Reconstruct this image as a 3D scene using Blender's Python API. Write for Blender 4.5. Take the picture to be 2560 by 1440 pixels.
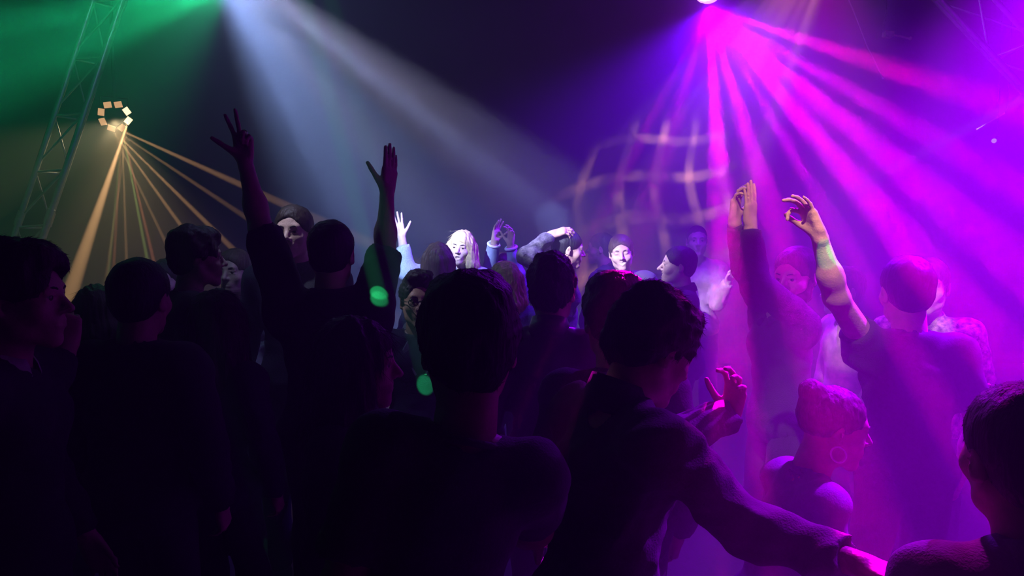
import bpy, math, random
import numpy as np
from mathutils import Vector, Matrix, Quaternion

for _o in list(bpy.data.objects):
    bpy.data.objects.remove(_o)
scene = bpy.context.scene
COL = scene.collection

# ------------------------------------------------------------------ camera
F_PX, CAM_Z, HORIZON = 1849.0, 1.68, 600.0
PITCH = math.atan((720.0 - HORIZON) / F_PX)
cam_data = bpy.data.cameras.new('camera')
cam_data.sensor_width = 36.0
cam_data.lens = 36.0 * F_PX / 2560.0
cam_data.clip_start = 0.05
cam = bpy.data.objects.new('camera', cam_data)
cam.location = (0, 0, CAM_Z)
cam.rotation_euler = (math.pi / 2 - PITCH, 0, 0)
COL.objects.link(cam)
scene.camera = cam

def at(px, py, d):
    """world point seen at photo pixel (px, py), d metres in front of the camera along the floor"""
    rx, ry = (px - 1280.0) / F_PX, (720.0 - py) / F_PX
    c, s = math.cos(PITCH), math.sin(PITCH)
    fy, fz = c + ry * s, -s + ry * c
    t = d / fy
    return Vector((rx * t, d, CAM_Z + fz * t))

# ------------------------------------------------------------------ view, world haze
scene.view_settings.view_transform = 'Standard'
scene.view_settings.look = 'None'
scene.view_settings.exposure = 0.0
scene.view_settings.gamma = 1.0
scene.view_settings.use_curve_mapping = False
scene.cycles.use_denoising = True
scene.cycles.max_bounces = 2
scene.cycles.diffuse_bounces = 1
scene.cycles.glossy_bounces = 1
scene.cycles.transmission_bounces = 3
scene.cycles.volume_bounces = 0
scene.cycles.sample_clamp_indirect = 2.0
HAZE = 0.09
world = bpy.data.worlds.new('club_haze')
scene.world = world
world.use_nodes = True
wn = world.node_tree
wn.nodes.clear()
w_out = wn.nodes.new('ShaderNodeOutputWorld')
w_bg = wn.nodes.new('ShaderNodeBackground')
w_bg.inputs['Color'].default_value = (0, 0, 0, 1)
w_bg.inputs['Strength'].default_value = 0.0
w_vol = wn.nodes.new('ShaderNodeVolumeScatter')
w_vol.inputs['Color'].default_value = (1, 1, 1, 1)
w_vol.inputs['Density'].default_value = HAZE
w_vol.inputs['Anisotropy'].default_value = 0.25
wn.links.new(w_bg.outputs[0], w_out.inputs['Surface'])
wn.links.new(w_vol.outputs[0], w_out.inputs['Volume'])

# ------------------------------------------------------------------ stage lights and added lamps
def aim(o, target):
    d = (Vector(target) - o.location).normalized()
    o.rotation_euler = d.to_track_quat('-Z', 'Y').to_euler()
    return d

def spot(name, loc, target, power, color, angle, blend=0.6, radius=0.03):
    l = bpy.data.lights.new(name, 'SPOT')
    l.energy, l.color, l.spot_size, l.spot_blend, l.shadow_soft_size = power, color, math.radians(angle), blend, radius
    o = bpy.data.objects.new(name, l)
    o.location = loc
    aim(o, target)
    COL.objects.link(o)
    return o

def gobo(o, beams, base_col, base):
    """one lamp behind a many-lens gobo: beams = [(target, half angle deg, softness deg, colour, gain)]"""
    l = o.data
    l.use_nodes = True
    nt = l.node_tree
    nt.nodes.clear()
    out = nt.nodes.new('ShaderNodeOutputLight')
    em = nt.nodes.new('ShaderNodeEmission')
    nt.links.new(em.outputs[0], out.inputs[0])
    geo = nt.nodes.new('ShaderNodeNewGeometry')
    acc = nt.nodes.new('ShaderNodeCombineXYZ')
    for i in range(3):
        acc.inputs[i].default_value = base_col[i] * base
    prev = acc.outputs[0]
    for tgt, half, soft, colr, gain in beams:
        b = (Vector(tgt) - o.location).normalized()
        dp = nt.nodes.new('ShaderNodeVectorMath'); dp.operation = 'DOT_PRODUCT'
        dp.inputs[1].default_value = b
        nt.links.new(geo.outputs['Incoming'], dp.inputs[0])
        mr = nt.nodes.new('ShaderNodeMapRange')
        mr.interpolation_type = 'SMOOTHSTEP'
        mr.inputs['From Min'].default_value = math.cos(math.radians(half + soft))
        mr.inputs['From Max'].default_value = math.cos(math.radians(max(half - soft, 0.02)))
        nt.links.new(dp.outputs['Value'], mr.inputs['Value'])
        ma = nt.nodes.new('ShaderNodeVectorMath'); ma.operation = 'MULTIPLY_ADD'
        ma.inputs[1].default_value = tuple(c * gain for c in colr)
        nt.links.new(mr.outputs[0], ma.inputs[0])
        nt.links.new(prev, ma.inputs[2])
        prev = ma.outputs[0]
    nt.links.new(prev, em.inputs['Color'])
    em.inputs['Strength'].default_value = 1.0

MAG = at(1770, -8, 5.0)
WHI = at(500, -150, 3.1)
GRN = at(575, -30, 5.5)
DER = at(287, 291, 6.8)
mg = (1.0, 0.0, 0.66)
vi = (0.30, 0.0, 1.0)
o = spot('magenta_beam_lamp', MAG + Vector((0, -0.01, -0.075)), at(2050, 1000, 2.6), 3200, (1, 1, 1), 170, 0.3, 0.015)
gobo(o, [
    (at(1834, 950, 1.98), 1.0, 0.22, mg, 9.0),
    (at(2195, 1400, 1.38), 0.95, 0.25, mg, 7.0),
    (at(2340, 1000, 1.8), 0.60, 0.22, mg, 9.0),
    (at(2560, 950, 1.7), 1.05, 0.3, mg, 12.0),
    (at(2560, 680, 1.9), 1.05, 0.3, mg, 10.0),
    (at(2560, 480, 2.2), 0.85, 0.3, mg, 8.0),
    (at(2560, 280, 2.6), 1.1, 0.5, (1, 0, .4), 6.0),
    (at(1575, 675, 2.15), 0.8, 0.4, mg, 1.4),
    (at(1385, 775, 2.6), 0.7, 0.4, mg, 1.2),
    ((1.9, 2.2, 0.2), 20, 16, (0.24, 0.0, 1.0), 0.32),
    ((0.75, 0.4, 1.4), 14, 12, vi, 0.06),
    ((0.4, 5.6, 1.6), 26, 24, (0.15, 0, 1.0), 0.36),
], vi, 0.002)
o = spot('white_beam_lamp', WHI, at(1100, 500, 5.2), 5400, (1, 1, 1), 140, 0.2, 0.03)
wb = (0.33, 0.49, 1.05)
gobo(o, [
    (at(1150, 620, 5.5), 4.5, 2.5, (0.50, 0.58, 1.0), 0.5),
    (at(738, 575, 3.4), 4.0, 2.0, (0.6, 0.6, 0.8), 0.016),
    (at(1040, 730, 3.4), 3.0, 1.5, (0.6, 0.6, 0.8), 0.022),
    (at(1020, 262, 5.2), 1.5, 0.7, wb, 1.5),
    (at(1080, 420, 5.2), 1.6, 1.0, wb, 1.0),
    (at(800, 400, 5.0), 2.5, 1.4, wb, 1.0),
    (at(920, 480, 5.0), 2.0, 1.2, wb, 0.9),
    (at(1420, 620, 5.0), 4.0, 2.0, (0.58, 0.60, 1.0), 0.6),
    (at(1640, 640, 5.0), 3.5, 2.5, (0.62, 0.62, 1.0), 0.5),
    (at(1000, 640, 5.4), 11.0, 7.0, wb, 0.30),
], wb, 0.006)
o = spot('green_beam_lamp', GRN, at(0, 100, 4.6), 1800, (1, 1, 1), 110, 0.8, 0.03)
gb = (0.015, 1.0, 0.36)
gobo(o, [(at(0, -120, 5.0), 6, 4, gb, 1.6), (at(0, 60, 5.0), 3, 2.0, gb, 1.4), (at(0, 190, 5.0), 2, 2.0, gb, 0.8), (at(0, 140, 5.0), 11, 5, gb, 0.6)], gb, 0.06)
DFW = (at(300, 520, 4.0) - DER).normalized()
DX = DFW.cross(Vector((0, 0, 1))).normalized(); DY = DX.cross(DFW)
def lens_pos(i):
    a = 2 * math.pi * (i + 0.35) / 8
    return DER + (DX * math.cos(a) + DY * math.sin(a)) * 0.112
amb, red, grn = (1.0, 0.52, 0.22), (1.0, 0.30, 0.16), (0.62, 0.85, 0.22)
for px, py, d, ang, i, pw, cl in [(166, 760, 6.2, 5.0, 4, 1.0, amb), (262, 720, 6.3, 1.3, 4, .6, amb), (270, 700, 6.3, 1.0, 5, .6, grn), (282, 700, 6.3, 1.2, 5, .8, red),
                          (318, 700, 6.2, 1.2, 5, .8, amb), (378, 700, 6.2, 1.3, 5, .9, grn), (396, 700, 6.2, 1.3, 5, .9, red), (430, 640, 6.3, 1.4, 6, .6, amb),
                          (478, 600, 6.3, 1.7, 6, .8, amb), (600, 640, 6.2, 1.8, 6, .8, amb), (620, 470, 6.0, 1.9, 7, .6, amb), (640, 560, 6.0, 1.5, 7, .45, amb)]:
    p = lens_pos(i) + DFW * 0.03
    spot('derby_beam_lamp', p, at(px, py, d), 15000 * pw, cl, ang, 0.5, 0.008)
spot('derby_glow_lamp', DER + DFW * 0.06, at(330, 800, 5.6), 130, (1.0, 0.72, 0.36), 60, 0.9, 0.02)
spot('side_beam_lamp', at(2900, 60, 4.6), at(2300, 385, 5.4), 500, (0.75, 0.7, 1.0), 4.0, 0.7, 0.03)

# green dots on the crowd and a warm front wash, both from heads rigged above the camera
GD = Vector((-0.4, -0.3, 3.6))
for px, py, d, ang, pw in [(952, 752, 2.75, 1.0, 6.0), (1056, 936, 3.25, 1.0, 4.0), (998, 946, 3.25, .9, 4.0), (606, 1104, 2.15, 1.0, .25), (2096, 668, 2.43, 1.0, 1.3), (2070, 672, 2.42, .7, .5)]:
    spot('green_dot_lamp', GD, at(px, py, d), 1500 * pw, (0.03, 1.0, 0.25), ang, 0.35, 0.004)
for px, py, d, ang, pw in [(1866, 515, 3.0, 4.2, 1.0), (2025, 545, 2.4, 5.0, 1.0), (2110, 700, 2.45, 4.6, 0.8), (2122, 830, 3.75, 3.0, 1.6), (2325, 765, 3.15, 2.4, 1.2)]:
    spot('warm_key_lamp', Vector((0.2, 0.3, 4.4)), at(px, py, d), 1000 * pw, (1.0, 0.60, 0.42), ang, 0.6, 0.03)
# pattern projector: a wavy lattice thrown on the back wall
PRJ = Vector((2.9, 6.4, 4.7))
o = spot('pattern_lamp', PRJ, at(1650, 545, 10.0), 9500, (1, 1, 1), 36, 0.6, 0.01)
def lattice(o, target, cell):
    nt_l = o.data; nt_l.use_nodes = True
    nt = nt_l.node_tree; nt.nodes.clear()
    N = nt.nodes.new; K = nt.links.new
    fw = (Vector(target) - o.location).normalized()
    rt = fw.cross(Vector((0, 0, 1))).normalized(); up = rt.cross(fw)
    geo = N('ShaderNodeNewGeometry')
    def dot(v):
        n = N('ShaderNodeVectorMath'); n.operation = 'DOT_PRODUCT'; n.inputs[1].default_value = v
        K(geo.outputs['Incoming'], n.inputs[0]); return n.outputs['Value']
    def m(op, a, b=None):
        n = N('ShaderNodeMath'); n.operation = op
        for i, x in enumerate((a, b)):
            if x is None: continue
            if isinstance(x, (int, float)): n.inputs[i].default_value = x
            else: K(x, n.inputs[i])
        return n.outputs[0]
    f = dot(fw); u = m('DIVIDE', dot(rt), f); v = m('DIVIDE', dot(up), f)
    uw = m('ADD', u, m('MULTIPLY', m('SINE', m('MULTIPLY', v, 17.0)), cell * 0.16))
    vw = m('ADD', v, m('MULTIPLY', m('SINE', m('MULTIPLY', u, 14.0)), cell * 0.14))
    def lines(x):
        n = N('ShaderNodeMapRange'); n.interpolation_type = 'SMOOTHSTEP'
        K(m('ABSOLUTE', m('SINE', m('MULTIPLY', x, math.pi / cell))), n.inputs['Value'])
        n.inputs['From Min'].default_value = 0.62; n.inputs['From Max'].default_value = 0.15
        return n.outputs[0]
    nz = N('ShaderNodeTexNoise'); nz.inputs['Scale'].default_value = 9.0
    K(geo.outputs['Incoming'], nz.inputs['Vector'])
    patch = N('ShaderNodeMapRange'); K(nz.outputs['Fac'], patch.inputs['Value'])
    patch.inputs['From Min'].default_value = 0.44; patch.inputs['From Max'].default_value = 0.70
    tot = m('MULTIPLY', m('ADD', m('MAXIMUM', lines(uw), lines(vw)), m('MULTIPLY', lines(uw), lines(vw))), m('ADD', patch.outputs[0], 0.12))
    em = N('ShaderNodeEmission'); em.inputs['Color'].default_value = (1.0, 0.42, 0.20, 1)
    K(tot, em.inputs['Strength'])
    out = N('ShaderNodeOutputLight'); K(em.outputs[0], out.inputs[0])
lattice(o, at(1650, 545, 10.0), 0.105)
spot('derby_spill_lamp', DER + DFW * 0.06 - DX * 0.14, at(110, 400, 6.05), 150, (1.0, 0.8, 0.45), 40, 0.9, 0.02)
spot('added_violet_fill', Vector((2.75, 3.2, 3.6)), Vector((1.32, 2.15, 0.8)), 5600, (0.36, 0.0, 1.0), 45, 1.0, 0.03)  # added lamp out of frame, brightens the violet haze before the right-hand crowd
spot('added_magenta_rim', Vector((1.55, 4.2, 3.7)), at(2140, 1320, 1.36), 900, (0.8, 0.0, 0.75), 15, 0.8, 0.03)  # extra lamp with no fixture, added to edge the arm and shoulder in pink

# ------------------------------------------------------------------ materials
MATS = {}
def _mat(name, color, rough=0.7, metal=0.0, coat=0.0, emit=None, noise=None, bump=None, spec=0.5, sheen=0.0):
    """procedural principled material; noise=(scale, amount) colour variation, bump=(scale, strength, stretch)"""
    if name in MATS:
        return MATS[name]
    m = bpy.data.materials.new(name)
    m.use_nodes = True
    nt = m.node_tree
    p = nt.nodes['Principled BSDF']
    p.inputs['Base Color'].default_value = (*color, 1)
    p.inputs['Roughness'].default_value = rough
    p.inputs['Metallic'].default_value = metal
    p.inputs['Coat Weight'].default_value = coat
    p.inputs['Specular IOR Level'].default_value = spec
    p.inputs['Sheen Weight'].default_value = sheen
    tc = nt.nodes.new('ShaderNodeTexCoord')
    if noise:
        n = nt.nodes.new('ShaderNodeTexNoise')
        n.inputs['Scale'].default_value = noise[0]
        n.inputs['Detail'].default_value = 3
        nt.links.new(tc.outputs['Object'], n.inputs['Vector'])
        r = nt.nodes.new('ShaderNodeValToRGB')
        a = noise[1]
        r.color_ramp.elements[0].position, r.color_ramp.elements[1].position = 0.3, 0.7
        r.color_ramp.elements[0].color = (*[max(c * (1 - a), 0) for c in color], 1)
        r.color_ramp.elements[1].color = (*[min(c * (1 + a), 1) for c in color], 1)
        nt.links.new(n.outputs['Fac'], r.inputs['Fac'])
        nt.links.new(r.outputs['Color'], p.inputs['Base Color'])
    if bump:
        mp = nt.nodes.new('ShaderNodeMapping')
        mp.inputs['Scale'].default_value = bump[2]
        nt.links.new(tc.outputs['Object'], mp.inputs['Vector'])
        n2 = nt.nodes.new('ShaderNodeTexNoise')
        n2.inputs['Scale'].default_value = bump[0]
        n2.inputs['Detail'].default_value = 4
        nt.links.new(mp.outputs[0], n2.inputs['Vector'])
        b = nt.nodes.new('ShaderNodeBump')
        b.inputs['Strength'].default_value = bump[1]
        b.inputs['Distance'].default_value = 0.01
        nt.links.new(n2.outputs['Fac'], b.inputs['Height'])
        nt.links.new(b.outputs[0], p.inputs['Normal'])
    if emit:
        p.inputs['Emission Color'].default_value = (*emit[0], 1)
        p.inputs['Emission Strength'].default_value = emit[1]
    MATS[name] = m
    return m

def skin_mat(tone):
    c = {'fair': (0.62, 0.40, 0.31), 'light': (0.52, 0.32, 0.23), 'tan': (0.38, 0.22, 0.15)}[tone]
    return _mat('skin_' + tone, c, 0.5, noise=(30, 0.12), bump=(180, 0.15, (1, 1, 1)), spec=0.4)
def hair_mat(tone):
    c = {'black': (0.012, 0.010, 0.010), 'dark brown': (0.030, 0.018, 0.012), 'brown': (0.075, 0.042, 0.024),
         'blonde': (0.52, 0.38, 0.18), 'ash': (0.12, 0.085, 0.06)}[tone]
    return _mat('hair_' + tone.replace(' ', '_'), c, 0.55, noise=(60, 0.35), bump=(90, 0.6, (1, 1, 0.12)), spec=0.25)
def cloth_mat(key, color, kind='plain'):
    if kind == 'denim':
        return _mat('denim_' + key, color, 0.85, noise=(120, 0.3), bump=(400, 0.4, (1, 1, 0.4)), sheen=0.1)
    if kind == 'tweed':
        return _mat('tweed_' + key, color, 0.9, noise=(38, 0.95), bump=(160, 0.6, (1, 1, 1)), sheen=0.2)
    if kind == 'satin':
        return _mat('satin_' + key, color, 0.35, noise=(8, 0.15), bump=(30, 0.2, (1, 1, 1)), spec=0.6)
    return _mat('cloth_' + key, color, 0.85, noise=(25, 0.2), bump=(220, 0.35, (1, 1, 1)), sheen=0.03)

# ------------------------------------------------------------------ distance-field modelling
def V3(v):
    return np.array((v[0], v[1], v[2]), dtype=np.float64)

class Noise:
    """smooth pseudo noise: a sum of sines along random directions"""
    def __init__(s, seed, freq, n=7, stretch=(1, 1, 1)):
        r = np.random.RandomState(seed)
        d = r.normal(size=(n, 3)); d /= np.linalg.norm(d, axis=1)[:, None]
        s.w = d * (freq * r.uniform(0.6, 1.7, size=n))[:, None] * np.array(stretch)
        s.p = r.uniform(0, 6.28, size=n)
        s.n = n
    def __call__(s, P):
        v = np.zeros(len(P))
        for w, p in zip(s.w, s.p):
            v += np.sin(P @ w + p)
        return v / math.sqrt(s.n)

def cone(a, b, ra, rb, k=0.02, sub=False, flat=0):
    return ('c', V3(a), V3(b), ra, rb, k, sub, flat)
def ell(c, r, R=None, k=0.02, sub=False):
    return ('e', V3(c), np.array(r, float), np.eye(3) if R is None else np.array(R, float), k, sub)
def cut(p, n):
    n = V3(n)
    return ('p', V3(p), n / np.linalg.norm(n))

def bounds(q):
    if q[0] == 'c':
        a, b, r = q[1], q[2], max(q[3], q[4])
        return np.minimum(a, b) - r, np.maximum(a, b) + r
    e = np.sqrt(((q[3] * q[2][None, :]) ** 2).sum(1))
    return q[1] - e, q[1] + e

def sculpt(prims, res, disp=None):
    """smooth-union of round cones and ellipsoids -> (verts, quads) by surface nets"""
    lo = np.full(3, 1e9); hi = -lo
    for q in prims:
        if q[0] != 'p' and not q[5 if q[0] == 'e' else 6]:
            l, h = bounds(q)
            lo, hi = np.minimum(lo, l), np.maximum(hi, h)
    pad = 3 * res + 0.012
    lo -= pad; hi += pad
    n = np.ceil((hi - lo) / res).astype(int) + 1
    f = np.full(n, 1.0, np.float32)
    ax = [(lo[i] + res * np.arange(n[i])).astype(np.float32) for i in range(3)]
    for q in prims:
        if q[0] == 'p':
            pt, nn = q[1], q[2]
            d = ((ax[0] - pt[0]) * nn[0])[:, None, None] + ((ax[1] - pt[1]) * nn[1])[None, :, None] + ((ax[2] - pt[2]) * nn[2])[None, None, :]
            np.maximum(f, d, out=f)
            continue
        sub = q[5] if q[0] == 'e' else q[6]
        k = q[4] if q[0] == 'e' else q[5]
        l, h = bounds(q)
        m = k + 2.5 * res
        i0 = np.maximum(np.floor((l - m - lo) / res).astype(int), 0)
        i1 = np.minimum(np.ceil((h + m - lo) / res).astype(int) + 1, n)
        if (i1 <= i0).any():
            continue
        sl = tuple(slice(i0[i], i1[i]) for i in range(3))
        X = ax[0][sl[0]][:, None, None]; Y = ax[1][sl[1]][None, :, None]; Z = ax[2][sl[2]][None, None, :]
        if q[0] == 'c':
            a, b, ra, rb = q[1], q[2], q[3], q[4]
            ba = b - a
            L2 = max(float(ba @ ba), 1e-9)
            x, y, z = X - np.float32(a[0]), Y - np.float32(a[1]), Z - np.float32(a[2])
            t = (x * ba[0] + y * ba[1] + z * ba[2]) / L2
            hcl = np.clip(t, 0, 1)
            d = np.sqrt((x - hcl * ba[0]) ** 2 + (y - hcl * ba[1]) ** 2 + (z - hcl * ba[2]) ** 2) - (ra + (rb - ra) * hcl)
            L = math.sqrt(L2)
            if q[7] & 1:
                d = np.maximum(d, -t * L)
            if q[7] & 2:
                d = np.maximum(d, (t - 1) * L)
        else:
            c, r, R = q[1], q[2], q[3]
            x, y, z = X - np.float32(c[0]), Y - np.float32(c[1]), Z - np.float32(c[2])
            u = [(x * R[0, i] + y * R[1, i] + z * R[2, i]) / r[i] for i in range(3)]
            k0 = np.sqrt(u[0] ** 2 + u[1] ** 2 + u[2] ** 2)
            k1 = np.sqrt((u[0] / r[0]) ** 2 + (u[1] / r[1]) ** 2 + (u[2] / r[2]) ** 2) + 1e-6
            d = k0 * (k0 - 1) / k1
        g = f[sl]
        k = max(k, 1e-5)
        if sub:
            d = -d
            hh = np.maximum(k - np.abs(g - d), 0)
            f[sl] = np.maximum(g, d) + hh * hh / (4 * k)
        else:
            hh = np.maximum(k - np.abs(g - d), 0)
            f[sl] = np.minimum(g, d) - hh * hh / (4 * k)
    if disp is not None:
        idx = np.argwhere(np.abs(f) < 0.035 + 2 * res)
        P = lo + res * idx
        f[idx[:, 0], idx[:, 1], idx[:, 2]] += disp(P)
    return nets(f, lo, res)

_CORN = np.array([(x, y, z) for x in (0, 1) for y in (0, 1) for z in (0, 1)])
_EDGE = [(a, b) for a in range(8) for b in range(a + 1, 8) if np.abs(_CORN[a] - _CORN[b]).sum() == 1]
def nets(f, lo, res):
    ins = f < 0
    nx, ny, nz = f.shape
    cnt = np.zeros((nx - 1, ny - 1, nz - 1), np.uint8)
    for c in _CORN:
        cnt += ins[c[0]:nx - 1 + c[0], c[1]:ny - 1 + c[1], c[2]:nz - 1 + c[2]]
    act = (cnt > 0) & (cnt < 8)
    ijk = np.argwhere(act)
    idx = np.full(act.shape, -1, np.int32)
    idx[act] = np.arange(len(ijk))
    vals = [f[ijk[:, 0] + c[0], ijk[:, 1] + c[1], ijk[:, 2] + c[2]] for c in _CORN]
    acc = np.zeros((len(ijk), 3)); num = np.zeros(len(ijk))
    for a, b in _EDGE:
        va, vb = vals[a], vals[b]
        m = (va < 0) != (vb < 0)
        t = np.where(m, va / np.where(m, va - vb, 1), 0)
        acc += np.where(m[:, None], _CORN[a] + t[:, None] * (_CORN[b] - _CORN[a]), 0)
        num += m
    verts = lo + res * (ijk + acc / num[:, None])
    faces = []
    for a in range(3):
        b, c = (a + 1) % 3, (a + 2) % 3
        n = f.shape
        s0 = [None] * 3; s1 = [None] * 3
        s0[a], s1[a] = slice(0, n[a] - 1), slice(1, n[a])
        s0[b] = s1[b] = slice(1, n[b] - 1)
        s0[c] = s1[c] = slice(1, n[c] - 1)
        A, B = ins[tuple(s0)], ins[tuple(s1)]
        e = np.argwhere(A != B)
        if not len(e):
            continue
        flag = A[e[:, 0], e[:, 1], e[:, 2]]
        e = e.copy(); e[:, b] += 1; e[:, c] += 1
        def cell(db, dc):
            g = e.copy(); g[:, b] += db; g[:, c] += dc
            return idx[g[:, 0], g[:, 1], g[:, 2]]
        q = np.stack([cell(-1, -1), cell(0, -1), cell(0, 0), cell(-1, 0)], 1)
        q[~flag] = q[~flag][:, ::-1]
        faces.append(q)
    faces = np.concatenate(faces) if faces else np.zeros((0, 4), np.int32)
    faces = faces[(faces >= 0).all(1)]
    return verts, faces

def relax(v, q, it=1, lam=0.5):
    """laplacian smoothing over quad edges"""
    e = np.concatenate([q[:, [0, 1]], q[:, [1, 2]], q[:, [2, 3]], q[:, [3, 0]]])
    for _ in range(it):
        s = np.zeros_like(v); c = np.zeros(len(v))
        for i in range(3):
            s[:, i] = np.bincount(e[:, 0], v[e[:, 1], i], len(v)) + np.bincount(e[:, 1], v[e[:, 0], i], len(v))
        c = np.bincount(e[:, 0], minlength=len(v)) + np.bincount(e[:, 1], minlength=len(v))
        v = v + lam * (s / np.maximum(c, 1)[:, None] - v)
    return v

def vnormals(v, q):
    fn = np.cross(v[q[:, 2]] - v[q[:, 0]], v[q[:, 3]] - v[q[:, 1]])
    n = np.zeros_like(v)
    for j in range(4):
        for i in range(3):
            n[:, i] += np.bincount(q[:, j], fn[:, i], len(v))
    return n / (np.linalg.norm(n, axis=1)[:, None] + 1e-9)

def mesh_obj(name, parts, mat, parent=None, base=(0, 0, 0), smooth=True, mats=None):
    """parts = [(verts, faces[, material index])], faces of 3 or 4; ONE mesh object"""
    vs, loops, starts, tot, mi = [], [], [], [], []
    off = 0; lo = 0
    for part in parts:
        v, fc = np.asarray(part[0], float), np.asarray(part[1], int)
        vs.append(v)
        if len(fc):
            loops.append((fc + off).ravel())
            w = fc.shape[1]
            starts.append(lo + w * np.arange(len(fc)))
            tot.append(np.full(len(fc), w))
            mi.append(np.full(len(fc), part[2] if len(part) > 2 else 0))
            lo += w * len(fc)
        off += len(v)
    v = np.concatenate(vs) - V3(base)
    me = bpy.data.meshes.new(name)
    me.vertices.add(len(v)); me.vertices.foreach_set('co', v.ravel().astype(np.float32))
    L = np.concatenate(loops); S = np.concatenate(starts)
    me.loops.add(len(L)); me.loops.foreach_set('vertex_index', L.astype(np.int32))
    me.polygons.add(len(S)); me.polygons.foreach_set('loop_start', S.astype(np.int32))
    me.polygons.foreach_set('material_index', np.concatenate(mi).astype(np.int32))
    me.polygons.foreach_set('use_smooth', np.full(len(S), smooth))
    me.update(calc_edges=True)
    me.validate()
    for m in (mats or [mat]):
        me.materials.append(m)
    o = bpy.data.objects.new(name, me)
    COL.objects.link(o)
    if parent is not None:
        o.parent = parent
    return o

def tag(o, label=None, cat=None, group=None, kind=None):
    if label: o['label'] = label
    if cat: o['category'] = cat
    if group: o['group'] = group
    if kind: o['kind'] = kind
    return o

def empty(name, loc, label, cat, group=None):
    o = bpy.data.objects.new(name, None)
    o.empty_display_size = 0.1
    o.location = loc
    COL.objects.link(o)
    return tag(o, label, cat, group)

def tube(pts, r, seg=8, closed=False, caps=True):
    """swept tube through points; r a number or a list"""
    P = [Vector(p) for p in pts]
    n = len(P)
    rr = r if isinstance(r, (list, tuple)) else [r] * n
    vs, fs = [], []
    up = None
    for i in range(n):
        if closed:
            t = (P[(i + 1) % n] - P[i - 1]).normalized()
        else:
            t = (P[min(i + 1, n - 1)] - P[max(i - 1, 0)]).normalized()
        if up is None:
            up = t.orthogonal().normalized()
        up = (up - t * up.dot(t)).normalized()
        sd = t.cross(up)
        for j in range(seg):
            a = 2 * math.pi * j / seg
            vs.append(tuple(P[i] + (up * math.cos(a) + sd * math.sin(a)) * rr[i]))
    m = n if closed else n - 1
    for i in range(m):
        for j in range(seg):
            a, b = i * seg + j, i * seg + (j + 1) % seg
            c, d = ((i + 1) % n) * seg + (j + 1) % seg, ((i + 1) % n) * seg + j
            fs.append((a, b, c, d))
    if caps and not closed:
        c0 = len(vs); vs.append(tuple(P[0])); c1 = len(vs); vs.append(tuple(P[-1]))
        for j in range(seg):
            fs.append((c0, (j + 1) % seg, j, j))
            fs.append((c1, (n - 1) * seg + j, (n - 1) * seg + (j + 1) % seg, (n - 1) * seg + (j + 1) % seg))
    quads = [f for f in fs if f[2] != f[3]]
    tris = [f[:3] for f in fs if f[2] == f[3]]
    return vs, quads, tris

def tparts(t, off_mat=0):
    """tube result -> part list (verts shared by quads and tris)"""
    vs, quads, tris = t
    out = [(vs, quads, off_mat)]
    if tris:
        out.append((vs, tris, off_mat))
    return out

def ball(c, r, seg=12, rings=8):
    vs, fs = [], []
    rx, ry, rz = r if isinstance(r, (tuple, list)) else (r, r, r)
    for i in range(rings + 1):
        th = math.pi * i / rings
        for j in range(seg):
            ph = 2 * math.pi * j / seg
            vs.append((c[0] + rx * math.sin(th) * math.cos(ph), c[1] + ry * math.sin(th) * math.sin(ph), c[2] + rz * math.cos(th)))
    for i in range(rings):
        for j in range(seg):
            fs.append((i * seg + j, (i + 1) * seg + j, (i + 1) * seg + (j + 1) % seg, i * seg + (j + 1) % seg))
    return vs, fs

# ------------------------------------------------------------------ people
def basis(right, fwd, up):
    return Matrix((right, fwd, up)).transposed()

def yaw_axes(deg):
    a = math.radians(deg)
    return Vector((math.cos(a), -math.sin(a), 0)), Vector((math.sin(a), math.cos(a), 0))

class Frame:
    def __init__(s, o, M, sc=1.0):
        s.o, s.M, s.sc = Vector(o), M, sc
    def p(s, x, y, z):
        return s.o + s.M @ Vector((x, y, z)) * s.sc
    def cone(s, a, b, ra, rb, k=0.02, sub=False, flat=0):
        return cone(s.p(*a), s.p(*b), ra * s.sc, rb * s.sc, k * s.sc, sub, flat)
    def ell(s, c, r, k=0.02, sub=False, rot=None):
        R = np.array(s.M)
        if rot is not None:
            R = R @ np.array(rot.to_matrix())
        return ell(s.p(*c), [x * s.sc for x in r], R, k * s.sc, sub)

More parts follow.
